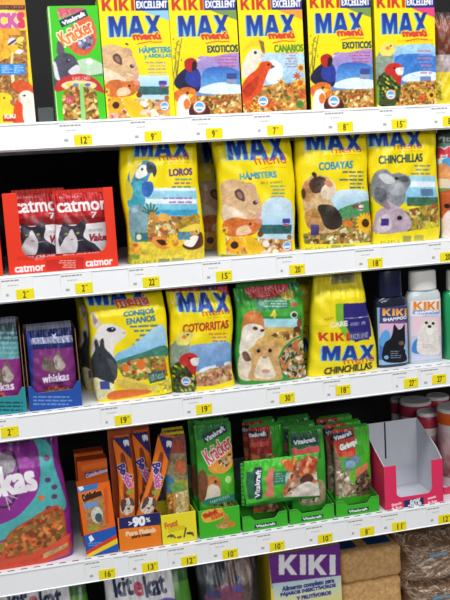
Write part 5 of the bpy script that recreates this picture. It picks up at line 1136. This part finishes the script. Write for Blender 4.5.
# tubs
M_TUBW = mat('white_tub_plastic', '#e3dedd', rough=.35, var=.05); M_TUBP = mat('pink_band', '#b8344e', rough=.35, var=.08); M_TUBO = mat('orange_band', '#e2641c', rough=.35, var=.06)
M_TUBB = mat('tub_label', '#d8c8c8', rough=.5, col2='#8a4a50', vscale=18)
def tub(px, pyt, rpx, Y, band, label, z0=ZD, hband=.022):
    X = xat(px, Y, ZD+.2); zt = zat(pyt, X, Y); R = (xat(px+rpx, Y, zt)-xat(px-rpx, Y, zt))/2; H = zt-z0-.0006
    t = empty('treat_tub', (X, Y, z0+.0006), label, 'tub', 'round treat tubs')
    bd = lathe('body', [(R*.9, 0), (R*.93, .003), (R*.93, H-hband-.012)], M_TUBW, t)
    lathe('label', [(R*.94, .02), (R*.945, .021), (R*.945, H-hband-.03), (R*.94, H-hband-.029)], M_TUBB, bd)
    ld = lathe('lid', [(R*.985, H-.0076), (R*.99, H-.006), (R*.97, H-.002), (R*.9, H), (R*.84, H-.0008), (R*.5, H-.0002), (.0006, H)], M_TUBW, t)
    lathe('lid_band', [(R*.97, H-hband-.0115), (R, H-hband-.010), (R, H-.0085), (R*.985, H-.008)], band, ld)
    return t
tub(426.5, 411, 10.2, .140, M_TUBP, 'small white tub with a pink band, right behind the empty pink box')
tub(414.5, 399.5, 14.8, .205, M_TUBP, 'wide white tub with a dark pink band, behind the small pink-banded tub')
tub(437, 395, 10.5, .215, M_TUBP, 'white tub with a red band behind the orange-lidded tub')
tub(398, 398, 8, .27, M_TUBP, 'shaded pale tub left of the wide pink-banded tub')
tub(455, 406, 17, .085, M_TUBO, 'white tub with an orange band at the right picture edge', z0=ZD+.002)

# ------------------------------------------------------------------ base shelf
at(ZE, .03, ZD-.052, True)
kp_ = art_kiki_purple(); put_carton(kp_, .03, ZE, .10, '#d2bd28', 'pet_food_box', 'large purple and yellow box standing below the lowest shelf rail')
at(ZE, .04, ZD-.052, True)
put_bag(art_kitekat(43, [(103, 573), (190, 560), (196, 680), (112, 694)]), .04, ZE, .08, '#3f6a30', 'cat_food_bag', 'green bag with white panel and navy lettering below the orange tray', sealm=M_SEAL_G, seed=40, group='green cat food bags at the bottom')
a = art_kitekat(44, [(103, 573), (190, 560), (196, 680), (112, 694)])
o = put_bag(a, .04, ZE, .08, '#2f4a30', 'cat_food_bag', 'green bag with navy lettering under the big purple cat food bag', sealm=M_SEAL_G, seed=41, group='green cat food bags at the bottom')
o.location.x = xat(43, .05, .73); o.location.z -= 0; o.location.y = .095
a = art_dog_bag(); put_bag(a, .04, ZE, .08, '#232326', 'dog_food_bag', 'dark bag with a dog portrait left of the purple and yellow box', sealm=M_SEAL_D, seed=42)
off()
# wood shaving bricks
M_SHAV = mat('wood_shavings', '#dcae72', rough=.7, coat=.15, bump=.8, bscale=90, col2='#be9058', vscale=120); M_BLUE = mat('blue_wrap', '#1f4a78', rough=.35, var=.2)
def rbox(name, W, T, H, m, parent, r=.012, seed=0):
    bm = bmesh.new(); bmesh.ops.create_cube(bm, size=1.0)
    for v in bm.verts: v.co = Vector((v.co.x*W, v.co.y*T, (v.co.z+.5)*H))
    bmesh.ops.bevel(bm, geom=bm.edges[:], offset=r, segments=4, affect='EDGES', profile=.5)
    bmesh.ops.subdivide_edges(bm, edges=[e for e in bm.edges if e.calc_length() > .02], cuts=6, use_grid_fill=True)
    R = random.Random(seed); a = [R.uniform(0, 6.28) for _ in range(4)]
    for v in bm.verts:
        v.co.y += .0012*math.sin(v.co.x*90+a[0])*math.sin(v.co.z*120+a[1]); v.co.z += .001*math.sin(v.co.x*70+a[2])*(v.co.z/H)
    me = bpy.data.meshes.new(name); bm.to_mesh(me); bm.free(); me.materials.append(m)
    me.polygons.foreach_set('use_smooth', np.ones(len(me.polygons), bool))
    return link(bpy.data.objects.new(name, me), parent)
Yw = .045; xw0, xw1 = xat(341, Yw, .70), xat(402, Yw, .70); Ww = xw1-xw0; Hw = .066; Tw = .12
topz = zat(551, (xw0+xw1)/2-.02, Yw)
n = int((topz-ZE)/Hw); z0 = ZE+.0004
Hw = (topz-ZE)/n
labs = ['tan brick of wood shavings on top of the stack right of the purple box', 'tan brick of wood shavings second from the top of its stack']
sb = None
for i in range(n):
    z = ZE+.0004+(n-1-i)*Hw; lab = labs[i] if i < 2 else 'tan brick of wood shavings lower in the stack right of the purple box'
    if sb is None:
        sb = empty('wood_shavings_brick', ((xw0+xw1)/2, Yw+Tw/2, z), lab, 'bale', 'bricks of wood shavings')
        rbox('shavings', Ww, Tw, Hw-.001, M_SHAV, sb, seed=3)
        o = box('blue_wrapper', -Ww*.44, Ww*.40, -Tw*.30, Tw*.42, Hw-.0028, Hw-.0004, M_BLUE, sb); o['label'] = 'blue wrapper strip on top'
    else: dup(sb, ((xw0+xw1)/2+.002*(-1)**i, Yw+Tw/2, z), lab, 'bricks of wood shavings')
# wrapped hay
def art_hay(seed):
    c = Art([(0, 0), (120, 0), (120, 90), (0, 90)], '#7a5a42', k=1.1, seed=seed); c.z(0, 0, 1)
    cols = ['#b4a08a', '#8c745e', '#c8b8a4', '#7e6856', '#dccfbe', '#a68e78']
    for i in range(700):
        x, y, a, L = c.r.uniform(0, 120), c.r.uniform(0, 90), c.r.normal(0, .7), c.r.uniform(4, 14); c.line([(x, y), (x+L*math.cos(a), y+L*math.sin(a))], c.r.uniform(.5, 1.1), cols[i % 6])
    return c
hay = art_hay(60); M_WRAP = mat('clear_wrapped_hay', rough=.22, coat=.5, bump=1.0, bscale=30)
Yh = .02; xh0, xh1 = xat(407, Yh, .70), xat(478, Yh, .70); Wh = xh1-xh0
tz = zat(532, (xh0+xh1)/2-.03, Yh+.04); nh = 3; Hh = (tz-ZE)/nh
hp = None
for i in range(nh):
    z = ZE+.0004+(nh-1-i)*Hh
    lab = ['topmost plastic wrapped hay bundle at the lower right corner', 'middle plastic wrapped hay bundle at the lower right corner', 'bottom plastic wrapped hay bundle at the lower right corner'][i]
    if hp is None:
        hp = empty('hay_bundle', ((xh0+xh1)/2, Yh+.07, z), lab, 'hay', 'plastic wrapped hay bundles')
        pouch('wrapped_hay', hay, Wh, Hh-.002, .13, '#7a5c44', hp, 'block', p=2.4, seed=61, amp=3.0, m=M_WRAP)
        o = box('paper_strip', -.028, .012, -.0655, -.0648, Hh*.55, Hh*.62, mat('blue_strip', '#6f9cb8', rough=.4, var=.2), hp); o['label'] = 'small blue paper strip'
    else: dup(hp, ((xh0+xh1)/2+.004*i, Yh+.07, z), lab, 'plastic wrapped hay bundles')

# ------------------------------------------------------------------ price tickets in the rails
TK = [(ZA, 83, 141, '12', 'the green rabbit box'), (ZA, 153, 137, '9', 'the upright hamster box'), (ZA, 214, 134.5, '9', 'the left finch box'), (ZA, 275, 132, '7', 'the orange canary box'), (ZA, 345, 127, '8', 'the right finch box'), (ZA, 399, 125, '15', 'the cockatiel box'), (ZA, 450, 121, '8', 'the brown and yellow bag'),
      (ZB, 25, 295, '2', 'the red tray corner on the left'), (ZB, 84, 288, '2', 'the middle of the red tray'), (ZB, 151, 282, '22', 'the blue macaw bag'), (ZB, 224, 276, '15', 'the hamster bag edge'), (ZB, 297, 269.5, '20', 'the hamster bag corner'), (ZB, 375, 263, '18', 'the chinchilla bag'), (ZB, 447, 257, '20', 'the ginger guinea pig bag'),
      (ZC, 10, 432, '2', 'the teal cat tray'), (ZC, 123, 420, '19', 'the two-rabbit bag'), (ZC, 204, 409, '19', 'the crumpled parrot bag'), (ZC, 287, 398, '30', 'the green hamster bag'), (ZC, 343, 390, '18', 'the purple swoosh bag'), (ZC, 411, 383, '27', 'the dark shampoo bottle'), (ZC, 439, 379, '27', 'the pale shampoo bottle'),
      (ZD, 107, 574, '16', 'the small orange box'), (ZD, 150, 567, '13', 'the orange and navy tray'), (ZD, 189, 561, '12', 'the small yellow tray'), (ZD, 230, 554, '10', 'the tall green tray front'), (ZD, 277, 547, '10', 'the left low green tray'), (ZD, 325, 538.5, '10', 'the middle low green tray'), (ZD, 367, 532, '8', 'the right low green tray'), (ZD, 399, 527, '11', 'the empty pink box'), (ZD, 445, 519.5, '12', 'the low pink tray edge')]
pats = {}; papers = [art_ticket('', 70+i) for i in range(4)]
PW, PH, TW, TH = .031, .0195, .056, .0395
for i, (z, px, py, num, what) in enumerate(TK):
    Yt = -.0098; X = xat(px, Yt, z-.03)
    t = empty('price_ticket', (X+PW/2-TW/2, Yt, z-LIP+.0042), 'white price ticket with yellow patch reading %s under %s' % (num, what), 'price ticket', 'price tickets in the shelf rails')
    pp_ = panel('paper', papers[i % 4], TW, TH, t, thick=.0003, m=M_PAPER)
    if num not in pats: pats[num] = art_patch(num, 80)
    o = panel('price_patch', pats[num], PW, PH, pp_, thick=.0003, m=M_PAPER)
    dz = min(max(zat(py, X, Yt-.0006)-PH/2-(z-LIP+.0042), .0), TH-PH)
    o.location = ((TW-PW)/2, -.0006, dz); o.rotation_euler = (0, 0, 0); o['label'] = 'yellow patch reading '+num
